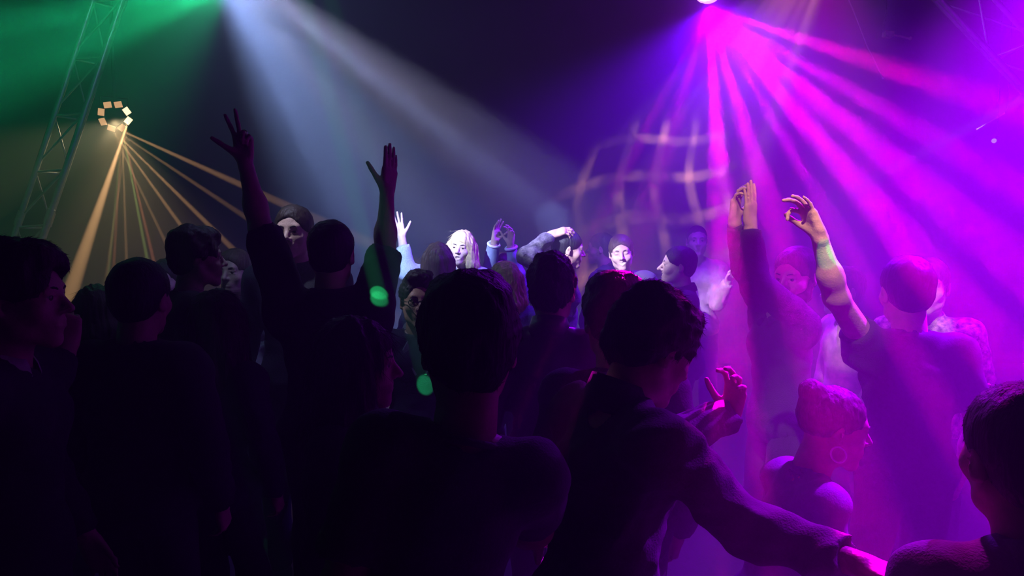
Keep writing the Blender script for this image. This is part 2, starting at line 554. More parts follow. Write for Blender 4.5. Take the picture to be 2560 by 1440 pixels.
from mathutils import Euler
def head_prims(F, g):
    """skull, face and ears in head axes (x right, y forward, z up, origin between the ears)"""
    fem = g.get('fem', False)
    w = g.get('wide', 1.0) * (0.95 if fem else 1.0)
    jw = (0.9 if fem else 1.0) * g.get('jaw', 1.0)
    mouth = g.get('mouth', 'neutral')
    q = [F.ell((0, -0.014, 0.043), (0.074 * w, 0.096, 0.081), 0.01),
         F.ell((0, 0.026, 0.012), (0.064 * w, 0.066, 0.088), 0.03),
         F.ell((0, 0.040, -0.045), (0.047 * w * jw, 0.050, 0.052), 0.03)]
    for s in (-1, 1):
        q.append(F.cone((s * 0.055 * w, -0.002, -0.040), (s * 0.042 * w * jw, 0.018, -0.070), 0.016, 0.015, 0.03))
        q.append(F.cone((s * 0.042 * w * jw, 0.018, -0.070), (s * 0.012, 0.070, -0.096), 0.015, 0.015, 0.025))
        q.append(F.ell((s * 0.040 * w, 0.060, -0.020), (0.024, 0.022, 0.022), 0.025))
    q.append(F.ell((0, 0.078, -0.096), (0.019 * jw, 0.015, 0.015), 0.02))
    q.append(F.cone((-0.036, 0.080, 0.030), (0.036, 0.080, 0.030), 0.0095 if fem else 0.0115, 0.0095 if fem else 0.0115, 0.018))
    q.append(F.ell((0, 0.078, -0.054), (0.030, 0.018, 0.026), 0.02))
    for s in (-1, 1):   # eye sockets
        q.append(F.ell((s * 0.031, 0.101, 0.012), (0.019, 0.017, 0.012), 0.014, True))
    nl = g.get('nose', 1.0)
    q.append(F.cone((0, 0.086, 0.022), (0, 0.086 + 0.030 * nl, -0.020), 0.0085, 0.0115, 0.012))
    for s in (-1, 1):
        q.append(F.ell((s * 0.0125, 0.099, -0.025), (0.0085, 0.012, 0.0085), 0.007))
        # lids over the eyeball
        if g.get('eyes', 'open') == 'closed':
            q.append(F.ell((s * 0.031, 0.080, 0.010), (0.017, 0.0135, 0.0115), 0.006))
            q.append(F.cone((s * 0.018, 0.0945, 0.005), (s * 0.043, 0.0875, 0.005), 0.0022, 0.0022, 0.003, True))
        else:
            q.append(F.cone((s * 0.017, 0.0900, 0.0165), (s * 0.045, 0.0835, 0.0165), 0.0045, 0.004, 0.006))
            q.append(F.cone((s * 0.018, 0.0890, 0.0030), (s * 0.044, 0.0825, 0.0035), 0.0040, 0.004, 0.006))
    if mouth == 'neutral':
        q.append(F.cone((-0.020, 0.0925, -0.0500), (0.020, 0.0925, -0.0500), 0.0055, 0.0055, 0.008))
        q.append(F.cone((-0.017, 0.0925, -0.0615), (0.017, 0.0925, -0.0615), 0.0065, 0.0065, 0.008))
        q.append(F.cone((-0.023, 0.0995, -0.0555), (0.023, 0.0995, -0.0555), 0.0022, 0.0022, 0.003, True))
    elif mouth == 'smile':
        for s in (-1, 1):
            q.append(F.cone((0, 0.0945, -0.0470), (s * 0.026, 0.0860, -0.0420), 0.0048, 0.0040, 0.006))
            q.append(F.cone((0, 0.0935, -0.0690), (s * 0.025, 0.0860, -0.0500), 0.0065, 0.0045, 0.006))
            q.append(F.ell((s * 0.038, 0.070, -0.028), (0.020, 0.019, 0.017), 0.018))
        for s in (-1, 1):
            q.append(F.cone((0, 0.1010, -0.0580), (s * 0.026, 0.0960, -0.0460), 0.0088, 0.0050, 0.002, True))
    else:
        for s in (-1, 1):
            q.append(F.cone((0, 0.0945, -0.0480), (s * 0.022, 0.0880, -0.0560), 0.0055, 0.0050, 0.006))
            q.append(F.cone((0, 0.0935, -0.0760), (s * 0.020, 0.0870, -0.0620), 0.0065, 0.0050, 0.006))
        q.append(F.ell((0, 0.095, -0.0615), (0.017, 0.016, 0.0095), 0.004, True))
    for s in (-1, 1):   # ears
        rot = Euler((math.radians(-12), 0, math.radians(-s * 24)))
        q.append(F.ell((s * (0.0795 * w), -0.012, -0.002), (0.0065, 0.018, 0.031), 0.006, rot=rot))
        q.append(F.ell((s * (0.0890 * w), -0.006, 0.003), (0.0070, 0.010, 0.018), 0.004, True, rot=rot))
        q.append(F.ell((s * (0.0790 * w), -0.004, -0.024), (0.0060, 0.008, 0.009), 0.006))
    return q

def neck_prims(F, nb, back):
    """neck from the skull base to the neck root nb (world)"""
    return [cone(F.p(0, -0.022, -0.040), nb, 0.054 * F.sc, 0.060 * F.sc, 0.03 * F.sc)]

def hair_shell(F, g, res, seed):
    """hair volume in head axes; returns verts, quads"""
    st = g['hair']
    w = g.get('wide', 1.0)
    rnd = random.Random(seed)
    t = {'crop': 0.006, 'short': 0.012, 'quiff': 0.014, 'curly': 0.026, 'wave': 0.022, 'long': 0.014, 'bun': 0.009, 'thick': 0.018}[st]
    q = [F.ell((0, -0.014, 0.045), (0.074 * w + t, 0.096 + t, 0.081 + t), 0.01)]
    if st in ('crop', 'short', 'quiff', 'curly', 'wave', 'thick'):
        q.append(F.ell((0, -0.050, -0.012), (0.058 * w + t * 0.6, 0.050 + t * 0.5, 0.058), 0.03))
    if st == 'quiff':
        q.append(F.ell((0.012, 0.052, 0.118), (0.052, 0.042, 0.026), 0.025))
        q.append(F.ell((-0.01, 0.0, 0.128), (0.056, 0.06, 0.022), 0.025))
    if st in ('wave', 'thick'):
        q.append(F.ell((0.0, 0.045, 0.108), (0.062, 0.052, 0.032), 0.03))
        q.append(F.ell((0.0, -0.03, 0.110), (0.070, 0.075, 0.036), 0.03))
    if st == 'curly':
        for i in range(70):
            a, b = rnd.uniform(0, 6.28), rnd.uniform(-0.25, 1.45)
            c = (math.cos(a) * math.cos(b) * (0.074 + t), -0.014 + math.sin(a) * math.cos(b) * (0.096 + t), 0.045 + math.sin(b) * (0.081 + t))
            q.append(F.ell(c, [rnd.uniform(0.012, 0.020)] * 3, 0.012))
    fy = {'crop': 0.0, 'short': 0.004, 'quiff': -0.002, 'curly': 0.012, 'wave': 0.010, 'long': 0.0, 'bun': -0.002, 'thick': 0.008}[st]
    # face opening
    if st == 'long':
        q.append(F.ell((0, 0.128, -0.032), (0.080, 0.082, 0.100), 0.012, True))
    else:
        q.append(F.ell((0, 0.130 + fy, -0.022), (0.098, 0.086, 0.114), 0.010, True))
    if st in ('crop', 'short', 'quiff', 'curly', 'wave', 'thick', 'bun'):
        for s in (-1, 1):
            q.append(F.ell((s * 0.085, 0.004, -0.020), (0.030, 0.026, 0.030), 0.008, True))
            q.append(F.ell((s * 0.080, 0.055, -0.050), (0.050, 0.055, 0.066), 0.012, True))
        p0 = F.p(0, -0.05, -0.058); nn = F.M @ Vector((0, 0.55, -1))
        q.append(cut(p0, nn))
    if st == 'bun':
        q.append(F.ell((0, -0.085, 0.105), (0.042, 0.040, 0.038), 0.012))
    if st == 'long':
        L = g.get('hair_len', 0.30)
        up = Vector((0, 0, 1))
        sw = g.get('sway', (0, 0, 0))
        root = [F.p(s * 0.055, y, 0.02) for s in (-1, 1) for y in (0.015, -0.055)] + [F.p(s * 0.02, -0.085, 0.0) for s in (-1, 1)] + [F.p(s * 0.07, -0.02, 0.01) for s in (-1, 1)]
        for i, r0 in enumerate(root):
            out = (r0 - F.p(0, 0, 0)); out.z = 0
            out = out.normalized() if out.length > 1e-4 else Vector((0, 0, 0))
            mid = r0 - up * L * 0.45 + out * 0.022 + Vector(sw) * 0.4
            end = r0 - up * L * rnd.uniform(0.92, 1.08) + out * 0.020 + Vector(sw)
            q.append(cone(r0, mid, 0.040, 0.036, 0.03)); q.append(cone(mid, end, 0.036, 0.012, 0.02))
        q.append(F.ell((0, 0.118, -0.070), (0.060, 0.072, 0.120), 0.010, True))
        q.append(F.ell((0, 0.150, -0.110), (0.062, 0.090, 0.120), 0.010, True))
    fr = {'crop': 260, 'short': 120, 'quiff': 110, 'curly': 120, 'wave': 70, 'long': 150, 'bun': 200, 'thick': 90}[st]
    am = {'crop': 0.0008, 'short': 0.0013, 'quiff': 0.0045, 'curly': 0.005, 'wave': 0.006, 'long': 0.0035, 'bun': 0.0015, 'thick': 0.0035}[st]
    nz = Noise(seed, fr, 8, (1, 1, 0.18) if st == 'long' else (1, 1, 0.7))
    nz2 = Noise(seed + 9, fr * 2.6, 6, (1, 1, 0.12) if st == 'long' else (1, 1, 0.8))
    return sculpt(q, res, lambda P: am * nz(P) + am * 0.5 * nz2(P))

def hair_wisps(v, q, F, st, seed, n):
    """loose strands standing off the hair surface: thin three-sided spikes"""
    nrm = vnormals(v, q)
    r = np.random.RandomState(seed)
    pick = r.randint(0, len(v), n)
    P, N = v[pick], nrm[pick]
    ctr = V3(F.p(0, 0, 0.05))
    keep = (N * (P - ctr)).sum(1) > 0
    P, N = P[keep], N[keep]
    n = len(P)
    ln = {'crop': 0.005, 'short': 0.010, 'quiff': 0.016, 'curly': 0.016, 'wave': 0.018, 'long': 0.070, 'bun': 0.02, 'thick': 0.014}[st] * r.uniform(0.5, 1.3, n)
    fwd = np.array(F.M @ Vector((0, 1, 0))); upv = np.array(F.M @ Vector((0, 0, 1)))
    if st == 'long':
        flow = np.tile(-upv, (n, 1)) + r.normal(size=(n, 3)) * 0.10
    elif st == 'curly':
        flow = r.normal(size=(n, 3))
    elif st == 'bun':
        flow = np.tile(upv - fwd, (n, 1)) + r.normal(size=(n, 3)) * 0.2
    else:      # combed from the crown forward, down at the sides and back
        hgt = ((P - ctr) @ upv)[:, None]
        flow = np.where(hgt > 0.045, fwd * 1.0, -upv * 1.0 - fwd * 0.15) + r.normal(size=(n, 3)) * 0.35
    flow = flow - N * (flow * N).sum(1)[:, None]
    flow /= np.linalg.norm(flow, axis=1)[:, None] + 1e-9
    lift = {'crop': 0.5, 'short': 0.30, 'quiff': 0.34, 'curly': 0.75, 'wave': 0.22, 'long': 0.06, 'bun': 0.08, 'thick': 0.16}[st]
    d = flow + N * (lift * r.uniform(0.2, 1.3, n))[:, None]
    d /= np.linalg.norm(d, axis=1)[:, None]
    t1 = np.cross(d, r.normal(size=(n, 3))); t1 /= np.linalg.norm(t1, axis=1)[:, None] + 1e-9
    t2 = np.cross(d, t1)
    wd = 0.0008 * r.uniform(0.6, 1.3, n)[:, None]
    base = P - N * 0.002
    bend = np.cross(t1, d) * (ln * r.uniform(-0.3, 0.3, n))[:, None]
    vs, fs = [], []
    ring0 = [base + (t1 * math.cos(a) + t2 * math.sin(a)) * wd for a in (0, 2.09, 4.19)]
    mid = base + d * (ln * 0.55)[:, None] + bend * 0.4
    ring1 = [mid + (t1 * math.cos(a) + t2 * math.sin(a)) * wd * 0.6 for a in (0, 2.09, 4.19)]
    tip = base + d * ln[:, None] + bend
    allv = np.stack(ring0 + ring1 + [tip], 1).reshape(-1, 3)
    o = 7 * np.arange(n)[:, None]
    quads = np.concatenate([o + np.array([i, (i + 1) % 3, 3 + (i + 1) % 3, 3 + i]) for i in range(3)])
    tris = np.concatenate([o + np.array([3 + i, 3 + (i + 1) % 3, 6]) for i in range(3)])
    return [(allv, quads), (allv, tris)]

HANDS = {   # (flexion of the three joints in degrees per finger index..little), spread deg, thumb (out, in-palm flex)
    'open':  dict(f=[(8, 12, 8), (5, 10, 8), (8, 12, 8), (12, 16, 10)], spread=9, thumb=(48, 10)),
    'flat':  dict(f=[(2, 4, 3), (2, 4, 3), (2, 4, 3), (4, 6, 4)], spread=2, thumb=(38, 5)),
    'relax': dict(f=[(22, 30, 18), (26, 36, 20), (30, 40, 22), (34, 42, 24)], spread=4, thumb=(30, 18)),
    'fist':  dict(f=[(72, 95, 60), (75, 98, 60), (78, 98, 60), (80, 98, 60)], spread=1, thumb=(18, 45)),
    'three': dict(f=[(5, 8, 5), (5, 8, 5), (72, 95, 60), (76, 95, 60)], spread=16, thumb=(52, 0)),
    'point': dict(f=[(3, 5, 3), (70, 95, 60), (74, 95, 60), (76, 95, 60)], spread=2, thumb=(22, 40)),
    'pinch': dict(f=[(48, 62, 30), (22, 30, 20), (14, 22, 15), (8, 15, 12)], spread=8, thumb=(34, 38)),
    'claw':  dict(f=[(20, 42, 26), (18, 40, 26), (22, 44, 28), (28, 46, 30)], spread=11, thumb=(46, 22)),
}
def hand_prims(wr, d, palm, right, pose, s=1.0):
    """palm, four fingers and thumb; wr wrist, d finger direction, palm normal"""
    P = HANDS[pose]
    d = Vector(d).normalized()
    n = Vector(palm); n = (n - d * n.dot(d)).normalized()
    t = n.cross(d) * (-1 if right else 1)
    def pt(x, y, z):
        return wr + (d * x + t * y + n * z) * s
    kn = [(0.086, 0.027), (0.090, 0.009), (0.085, -0.010), (0.077, -0.027)]
    ln = [(0.042, 0.025, 0.020), (0.046, 0.029, 0.021), (0.042, 0.027, 0.021), (0.033, 0.021, 0.018)]
    rd = [0.0092, 0.0094, 0.0090, 0.0080]
    q = [cone(pt(-0.02, 0, 0), pt(0.012, 0.002, 0), 0.0255 * s, 0.024 * s, 0.01 * s)]
    for i, (x, y) in enumerate(kn):
        q.append(cone(pt(0.010, y * 0.65, 0), pt(x, y, 0.001), 0.0150 * s, 0.0125 * s, 0.012 * s))
    q.append(cone(pt(0.02, -0.020, 0.006), pt(0.05, -0.024, 0.006), 0.013 * s, 0.011 * s, 0.012 * s))
    for i, (x, y) in enumerate(kn):
        sp = math.radians(P['spread']) * (1.3 - i) * 0.9
        side = (d * math.cos(sp) + t * math.sin(sp)).normalized()
        a = pt(x, y, 0.001)
        ang = 0
        for j in range(3):
            ang += math.radians(P['f'][i][j])
            b = a + (side * math.cos(ang) + n * math.sin(ang)) * ln[i][j] * s
            q.append(cone(a, b, (rd[i] - 0.0007 * j) * s, (rd[i] - 0.0007 * (j + 1)) * s, 0.004 * s))
            a = b
    out, flex = [math.radians(v) for v in P['thumb']]
    a = pt(0.018, 0.020, 0.006)
    dirn = (d * math.cos(out) + t * math.sin(out) + n * 0.35).normalized()
    b = a + dirn * 0.046 * s
    q.append(cone(a, b, 0.0165 * s, 0.0115 * s, 0.012 * s))
    ang = 0
    for L, r0, r1 in ((0.034, 0.0108, 0.0098), (0.028, 0.0098, 0.0080)):
        ang += flex * 0.7
        dd = (dirn * math.cos(ang) + (d * 0.55 - t * 0.6 + n * 0.5).normalized() * math.sin(ang)).normalized()
        c = b + dd * L * s
        q.append(cone(b, c, r0 * s, r1 * s, 0.004 * s))
        b = c
    return q

def ik(sh, target, l1, l2, hint):
    v = target - sh
    dist = v.length
    reach = l1 + l2
    if dist > reach * 0.985:
        if dist > reach * 1.25:
            target = sh + v.normalized() * reach * 1.25
            v = target - sh; dist = v.length
        sc = dist / (reach * 0.985)
        l1, l2 = l1 * sc, l2 * sc
    u = v.normalized()
    a = (l1 * l1 - l2 * l2 + dist * dist) / (2 * dist)
    h = math.sqrt(max(l1 * l1 - a * a, 0))
    hv = hint - u * hint.dot(u)
    hv = hv.normalized() if hv.length > 1e-5 else u.orthogonal().normalized()
    return sh + u * a + hv * h, target

PEOPLE = []
def person(label, head, yaw, g, head_yaw=None, head_pitch=0, head_roll=0, lean=0, side=0, stature=None,
           arms=None, top=None, bottom=(0.015, 0.016, 0.02), near=False, extras=None, seed=None, neck_shift=(0, 0, 0)):
    """one person. head: world point between the ears; yaw: 0 faces away from the camera, 90 to picture right"""
    seed = len(PEOPLE) * 17 + 3 if seed is None else seed
    rnd = random.Random(seed)
    head = Vector(head)
    arms = arms or {}
    top = top or {}
    hsc = g.get('head_scale', 1.0) * (0.96 if g.get('fem') else 1.0)
    if stature is None:
        stature = head.z + 0.126 * hsc
    s = stature / 1.75
    R, Fw = yaw_axes(yaw)
    hy = yaw if head_yaw is None else head_yaw
    hr, hf = yaw_axes(hy)
    Mh = basis(hr, hf, Vector((0, 0, 1)))
    Mh = Mh @ Matrix.Rotation(math.radians(-head_pitch), 3, 'X') @ Matrix.Rotation(math.radians(head_roll), 3, 'Y')
    F = Frame(head, Mh, hsc)
    up = (Vector((0, 0, 1)) * math.cos(math.radians(lean)) + Fw * math.sin(math.radians(lean)))
    up = (up + R * math.tan(math.radians(side))).normalized()
    fw = (Fw - up * Fw.dot(up)).normalized()
    rt = fw.cross(up)
    nb = F.p(0, -0.030, -0.105) - up * 0.055 * s - fw * 0.012 + Vector(neck_shift)
    pel = nb - up * 0.50 * s
    C = Frame(nb, basis(rt, fw, up), s * g.get('build', 1.0))
    fem = g.get('fem', False)
    shw = 0.152 if fem else 0.172
    base = Vector((pel.x, pel.y, 0))
    if lean > 12:
        base = Vector((pel.x - Fw.x * 0.05, pel.y - Fw.y * 0.05, 0))
    root = empty('person', base, label, 'person')
    PEOPLE.append(root)
    skin = skin_mat(g.get('skin', 'light'))
    # ---- arms
    ARM = {}
    for sd, nm in ((1, 'R'), (-1, 'L')):
        spec = arms.get(nm, {})
        raised = spec.get('raise', 0.0)
        sh = C.p(sd * (shw - 0.012 * raised), 0.0, -0.055 + 0.045 * raised)
        l1, l2 = 0.295 * s, 0.255 * s
        tgt = spec.get('hand')
        if tgt is None:
            tgt = sh + (rt * sd * 0.07 + fw * 0.09 - Vector((0, 0, 1)) * 0.51) * s
        hint = spec.get('elbow')
        hint = (Vector(hint) - sh) if hint is not None else (rt * sd * 0.5 - fw * 0.8 - Vector((0, 0, 0.2)))
        el, wr = ik(sh, Vector(tgt), l1, l2, hint)
        d = spec.get('dir')
        d = Vector(d).normalized() if d is not None else (wr - el).normalized()
        pn = spec.get('palm')
        pn = Vector(pn) if pn is not None else -rt * sd
        ARM[nm] = (sd, sh, el, wr, d, pn, spec)
    # ---- body mesh
    hres = 0.0050 if near else 0.0045
    parts = []
    hp = head_prims(F, g) + neck_prims(F, nb - up * 0.02, -fw)
    v, q = sculpt(hp, hres * hsc)
    parts.append((relax(v, q, 1, 0.3), q))
    tor = torso_prims(C, pel, shw, fem, up)
    for nm, (sd, sh, el, wr, d, pn, spec) in ARM.items():
        ap = [cone(sh, el, 0.052 * s, 0.040 * s, 0.02),
              cone(el, el.lerp(wr, 0.35), 0.041 * s, 0.041 * s, 0.03), cone(el.lerp(wr, 0.3), wr, 0.040 * s, 0.026 * s, 0.03)]
        tor += [cone(sh, el, 0.048 * s, 0.037 * s, 0.03)]
        shown = spec.get('show', 'hand' in spec)
        hr_ = 0.0042 if shown else 0.0105
        hp2 = hand_prims(wr, d, pn, sd > 0, spec.get('pose', 'relax'), s * spec.get('size', 1.0) * (0.93 if fem else 1.0))
        bare = top.get('sleeve', 0.95) < 0.7
        if bare or not shown:
            v, q = sculpt(ap + hp2, max(hr_, 0.0052))
        else:
            v, q = sculpt([cone(el.lerp(wr, 0.3), wr, 0.040 * s, 0.026 * s, 0.02)] + hp2, hr_)
        parts.append((relax(v, q, 1, 0.3), q))
    # legs, bent at the knee when the hips are low
    LEG = []
    for sd in (-1, 1):
        hip = Vector(pel) + rt * sd * 0.088 * s - Vector((0, 0, 0.02))
        ank = Vector((base.x, base.y, 0.085)) + R * sd * 0.11 * s - Fw * 0.02
        kn, _ = ik(hip, ank, 0.43 * s, 0.42 * s, Fw)
        LEG.append((sd, hip, kn, ank))
        tor += [cone(hip, kn, 0.080 * s, 0.052 * s, 0.03), cone(kn, ank, 0.052 * s, 0.038 * s, 0.02)]
    v, q = sculpt(tor, 0.022)
    parts.append((relax(v, q, 2, 0.5), q))
    mesh_obj('body', parts, skin, root, base)
    # ---- hair
    if g.get('hair'):
        hv, hq = hair_shell(F, g, (0.0056 if near else 0.0064) * hsc, seed)
        hpz = [(hv, hq)] + hair_wisps(hv, hq, F, g['hair'], seed, (3800 if near else 1000) if g['hair'] != 'bun' else 700)
        ho = mesh_obj('hair', hpz, hair_mat(g.get('hair_col', 'dark brown')), root, base)
    # ---- eyes, brows, teeth, beard
    if g.get('face', True):
        hm = hair_mat('dark brown' if g.get('hair_col') in ('blonde', None) else g['hair_col'])
        for sx in (-1, 1):
            if g.get('eyes', 'open') == 'open':
                e = F.p(sx * 0.031, 0.079, 0.0095)
                ev, ef = ball((0, 0, 0), 0.0122 * hsc, 14, 10)
                ev = [tuple(e + Mh @ Matrix.Rotation(-math.pi / 2, 3, 'X') @ Vector(p)) for p in ev]
                mi = np.array([0 if i // 14 > 2 else (1 if i // 14 > 0 else 2) for i in range(len(ef))])
                ef = np.array(ef)
                mesh_obj('eye', [(ev, ef[mi == 0], 0), (ev, ef[mi == 1], 1), (ev, ef[mi == 2], 2)], None, root, base,
                         mats=[_mat('eye_white', (0.75, 0.72, 0.7), 0.2), _mat('iris', (0.09, 0.05, 0.03), 0.2), _mat('pupil', (0.005, 0.005, 0.005), 0.1)])
            bw = [F.p(sx * (0.014 + 0.032 * i / 4), 0.0955 - 0.011 * (i / 4) ** 2, 0.0290 + 0.005 * math.sin(i / 4 * 2.6)) for i in range(5)]
            mesh_obj('eyebrow', tparts(tube(bw, [0.0022 * hsc, 0.0034 * hsc, 0.0034 * hsc, 0.0028 * hsc, 0.0012 * hsc], 6)), hm, root, base)
        if g.get('mouth') in ('smile', 'open'):
            zt = -0.0535 if g['mouth'] == 'smile' else -0.0545
            tv, tf = ball((0, 0, 0), 1, 12, 6)
            M3 = Mh
            tv = [tuple(F.p(p[0] * 0.021, (0.0855 if g['mouth'] == 'smile' else 0.081) + p[1] * 0.0095, zt + p[2] * 0.0056)) for p in tv]
            mesh_obj('teeth', [(tv, tf)], _mat('teeth', (0.8, 0.77, 0.7), 0.25), root, base)
    if g.get('beard'):
        bt = 0.006
        bp = [F.ell((0, 0.040, -0.052), (0.056 * g.get('jaw', 1), 0.056, 0.058), 0.02), F.ell((0, 0.080, -0.098), (0.026, 0.022, 0.022), 0.02)]
        for sx in (-1, 1):
            bp.append(F.cone((sx * 0.062, 0.004, -0.012), (sx * 0.048, 0.018, -0.070), 0.018, 0.023, 0.02))
            bp.append(F.cone((sx * 0.048, 0.018, -0.070), (sx * 0.012, 0.070, -0.096), 0.023, 0.021, 0.02))
        bp.append(F.cone((-0.020, 0.088, -0.042), (0.020, 0.088, -0.042), 0.0090, 0.0090, 0.008))
        bp.append(F.ell((0, 0.118, -0.060), (0.022, 0.030, 0.012), 0.008, True))
        bp.append(F.ell((0, 0.100, 0.012), (0.062, 0.060, 0.052), 0.015, True))
        nz = Noise(seed, 320)
        bv, bq = sculpt(bp, 0.0044, lambda P: 0.0016 * nz(P))
        mesh_obj('beard', [(bv, bq)], hair_mat(g.get('hair_col', 'dark brown')), root, base)
    # ---- clothes
    dress(root, base, C, pel, shw, fem, up, fw, rt, nb, F, ARM, LEG, s, top, bottom, near, seed)
    for fn in (extras or []):
        fn(root, base, F, ARM, C)
    return root

def torso_prims(C, pel, shw, fem, up, t=0.0, k=0.05):
    q = [C.ell((0, 0.0, -0.19), (0.150 + t if not fem else 0.132 + t, 0.108 + t, 0.185 + t), k),
         C.ell((0, 0.0, -0.36), (0.138 + t if not fem else 0.118 + t, 0.100 + t, 0.16 + t), k),
         C.ell((0, -0.005, -0.50), (0.158 + t * 2.2, 0.112 + t * 2.4, 0.125 + t), k)]
    for sx in (-1, 1):
        q.append(C.cone((0, -0.008, -0.010), (sx * (shw - 0.02), -0.004, -0.050), 0.050 + t * 0.7, 0.052 + t, k))
        q.append(C.ell((sx * shw, 0, -0.062), (0.056 + t, 0.060 + t, 0.066 + t), k))
        if fem:
            q.append(C.ell((sx * 0.065, 0.085, -0.20), (0.055 + t, 0.050 + t, 0.055 + t), 0.03))
        else:
            q.append(C.ell((sx * 0.07, 0.055, -0.15), (0.075 + t, 0.055 + t, 0.070 + t), 0.03))
    return q

def dress(root, base, C, pel, shw, fem, up, fw, rt, nb, F, ARM, LEG, s, top, bottom, near, seed):
    t = top.get('t', 0.014)
    mat = cloth_mat(top.get('key', 'black'), top.get('color', (0.012, 0.012, 0.016)), top.get('kind', 'plain'))
    sl = top.get('sleeve', 0.95)
    q = torso_prims(C, pel, shw, fem, up, t, 0.045)
    for nm, (sd, sh, el, wr, d, pn, spec) in ARM.items():
        u = spec.get('sleeve', sl)
        if u <= 0.02:
            continue
        if u < 0.52:
            e = sh.lerp(el, u / 0.5)
            q.append(cone(sh, e, (0.056 * s + t), (0.050 * s + t), 0.03, flat=2))
        else:
            w = (u - 0.5) / 0.5
            e = el.lerp(wr, w)
            q.append(cone(sh, el, 0.054 * s + t, 0.044 * s + t, 0.03))
            q.append(cone(el, e, 0.044 * s + t, 0.034 * s + t * 0.8, 0.02, flat=2))
    q.append(cone(nb - up * 0.02, F.p(0, -0.02, -0.02), 0.062 * s + 0.004, 0.064 * s + 0.004, 0.004, sub=True))
    hem = Vector(pel) - up * (0.10 if top.get('long') is None else top['long']) * s
    q.append(cut(hem, -up))
    amp = top.get('wrinkle', 0.0045)
    n1, n2 = Noise(seed + 1, 26, 7, (1, 1, 1.5)), Noise(seed + 2, 70, 7, (1, 1, 1.3))
    v, qd = sculpt(q, top.get('res', 0.0118 if near else 0.0142), lambda P: amp * 1.6 * (np.abs(n1(P)) - 0.7) + amp * 0.4 * n2(P))
    garment = mesh_obj(top.get('name', 'shirt'), [(relax(v, qd, 1, 0.3), qd)], mat, root, base)
    # neckline
    col = top.get('collar', 'crew')
    cm = cloth_mat(top['collar_key'], top['collar_color']) if 'collar_color' in top else mat
    A = Frame(nb, C.M, s)
    if col == 'crew':
        ring = [A.p(0.070 * math.cos(a), 0.066 * math.sin(a) - 0.004, -0.004 - 0.018 * math.sin(a)) for a in np.linspace(0, 2 * math.pi, 25)[:-1]]
        mesh_obj('neckband', tparts(tube(ring, 0.008 * s, 6, closed=True)), cm, garment)
    elif col in ('shirt', 'tall'):
        h = 0.045 if col == 'shirt' else 0.075
        vs, fs = [], []
        nn = 26
        gap = 0.5
        for i in range(nn):
            a = math.pi / 2 + gap / 2 + (2 * math.pi - gap) * i / (nn - 1)
            for rr, z in ((0.066, -0.020), (0.066, h * 0.9), (0.070, h), (0.084, h * 0.45), (0.092, -0.008), (0.080, -0.015)):
                vs.append(tuple(A.p(rr * math.cos(a), (rr - 0.002) * math.sin(a) - 0.006, z - 0.020 * math.sin(a))))
        for i in range(nn - 1):
            for j in range(6):
                fs.append((i * 6 + j, i * 6 + (j + 1) % 6, (i + 1) * 6 + (j + 1) % 6, (i + 1) * 6 + j))
        mesh_obj('collar', [(vs, fs)], cm, garment)
    elif col == 'hood':
        hq = [A.ell((0, -0.085, -0.020), (0.105, 0.055, 0.060), 0.03), A.cone((-0.085, -0.035, 0.0), (-0.040, 0.075, -0.045), 0.030, 0.024, 0.03),
              A.cone((0.085, -0.035, 0.0), (0.040, 0.075, -0.045), 0.030, 0.024, 0.03), A.ell((0, 0.005, 0.045), (0.066, 0.066, 0.10), 0.01, True)]
        hn = Noise(seed + 5, 45)
        hv, hq2 = sculpt(hq, 0.008, lambda P: 0.004 * hn(P))
        mesh_obj('hood', [(hv, hq2)], cm, garment)
    elif col == 'lapel':
        for sx in (-1, 1):
            pts = [(0.068, -0.03, 0.030), (0.082, -0.03, -0.004), (0.062, 0.070, -0.030), (0.090, 0.085, -0.075), (0.030, 0.125, -0.200), (0.020, 0.118, -0.200)]
            vs = []
            for (x, y, z) in pts:
                vs.append(tuple(A.p(sx * x, y + 0.012, z))); vs.append(tuple(A.p(sx * (x - 0.006), y - 0.004, z + 0.004)))
            fs = [(0, 2, 4, 4), (2, 6, 4, 4), (4, 6, 8, 8), (4, 8, 10, 10)]
            tri = [(0, 2, 4), (2, 6, 4), (4, 6, 8), (4, 8, 10), (1, 5, 3), (3, 5, 7), (5, 9, 7), (5, 11, 9)]
            rim = [0, 2, 6, 8, 10, 4]
            for i in range(6):
                a, b = rim[i], rim[(i + 1) % 6]
                tri += [(a, a + 1, b), (b, a + 1, b + 1)]
            mesh_obj('lapel', [(vs, tri)], cm, garment, smooth=False)
        ring = [A.p(0.070 * math.cos(a), 0.066 * math.sin(a) - 0.010, 0.020 - 0.045 * math.sin(a)) for a in np.linspace(math.pi * 0.98, 2.02 * math.pi, 16)]
        mesh_obj('collar', tparts(tube(ring, 0.014 * s, 8)), cm, garment)
    for o in garment.children:      # collars were made in world space
        o.data.transform(Matrix.Translation(-base))
    # cuffs
    if sl > 0.7 and top.get('cuff'):
        for nm, (sd, sh, el, wr, d, pn, spec) in ARM.items():
            e = el.lerp(wr, (spec.get('sleeve', sl) - 0.5) / 0.5)
            ax = (wr - el).normalized()
            o1 = ax.orthogonal().normalized(); o2 = ax.cross(o1)
            rr = 0.034 * s + t * 0.8
            ring = [e + (o1 * math.cos(a) + o2 * math.sin(a)) * rr * 0.98 for a in np.linspace(0, 6.2832, 21)[:-1]]
            mesh_obj('cuff', tparts(tube([p - base for p in ring], 0.010, 8, closed=True)), cloth_mat(*top['cuff']), garment)
    # trousers and shoes
    tm = cloth_mat('trousers_%d' % int(bottom[0] * 1000), bottom, 'denim')
    q = [ell(pel, (0.168 * s, 0.125 * s, 0.11 * s), np.array(C.M), 0.04)]
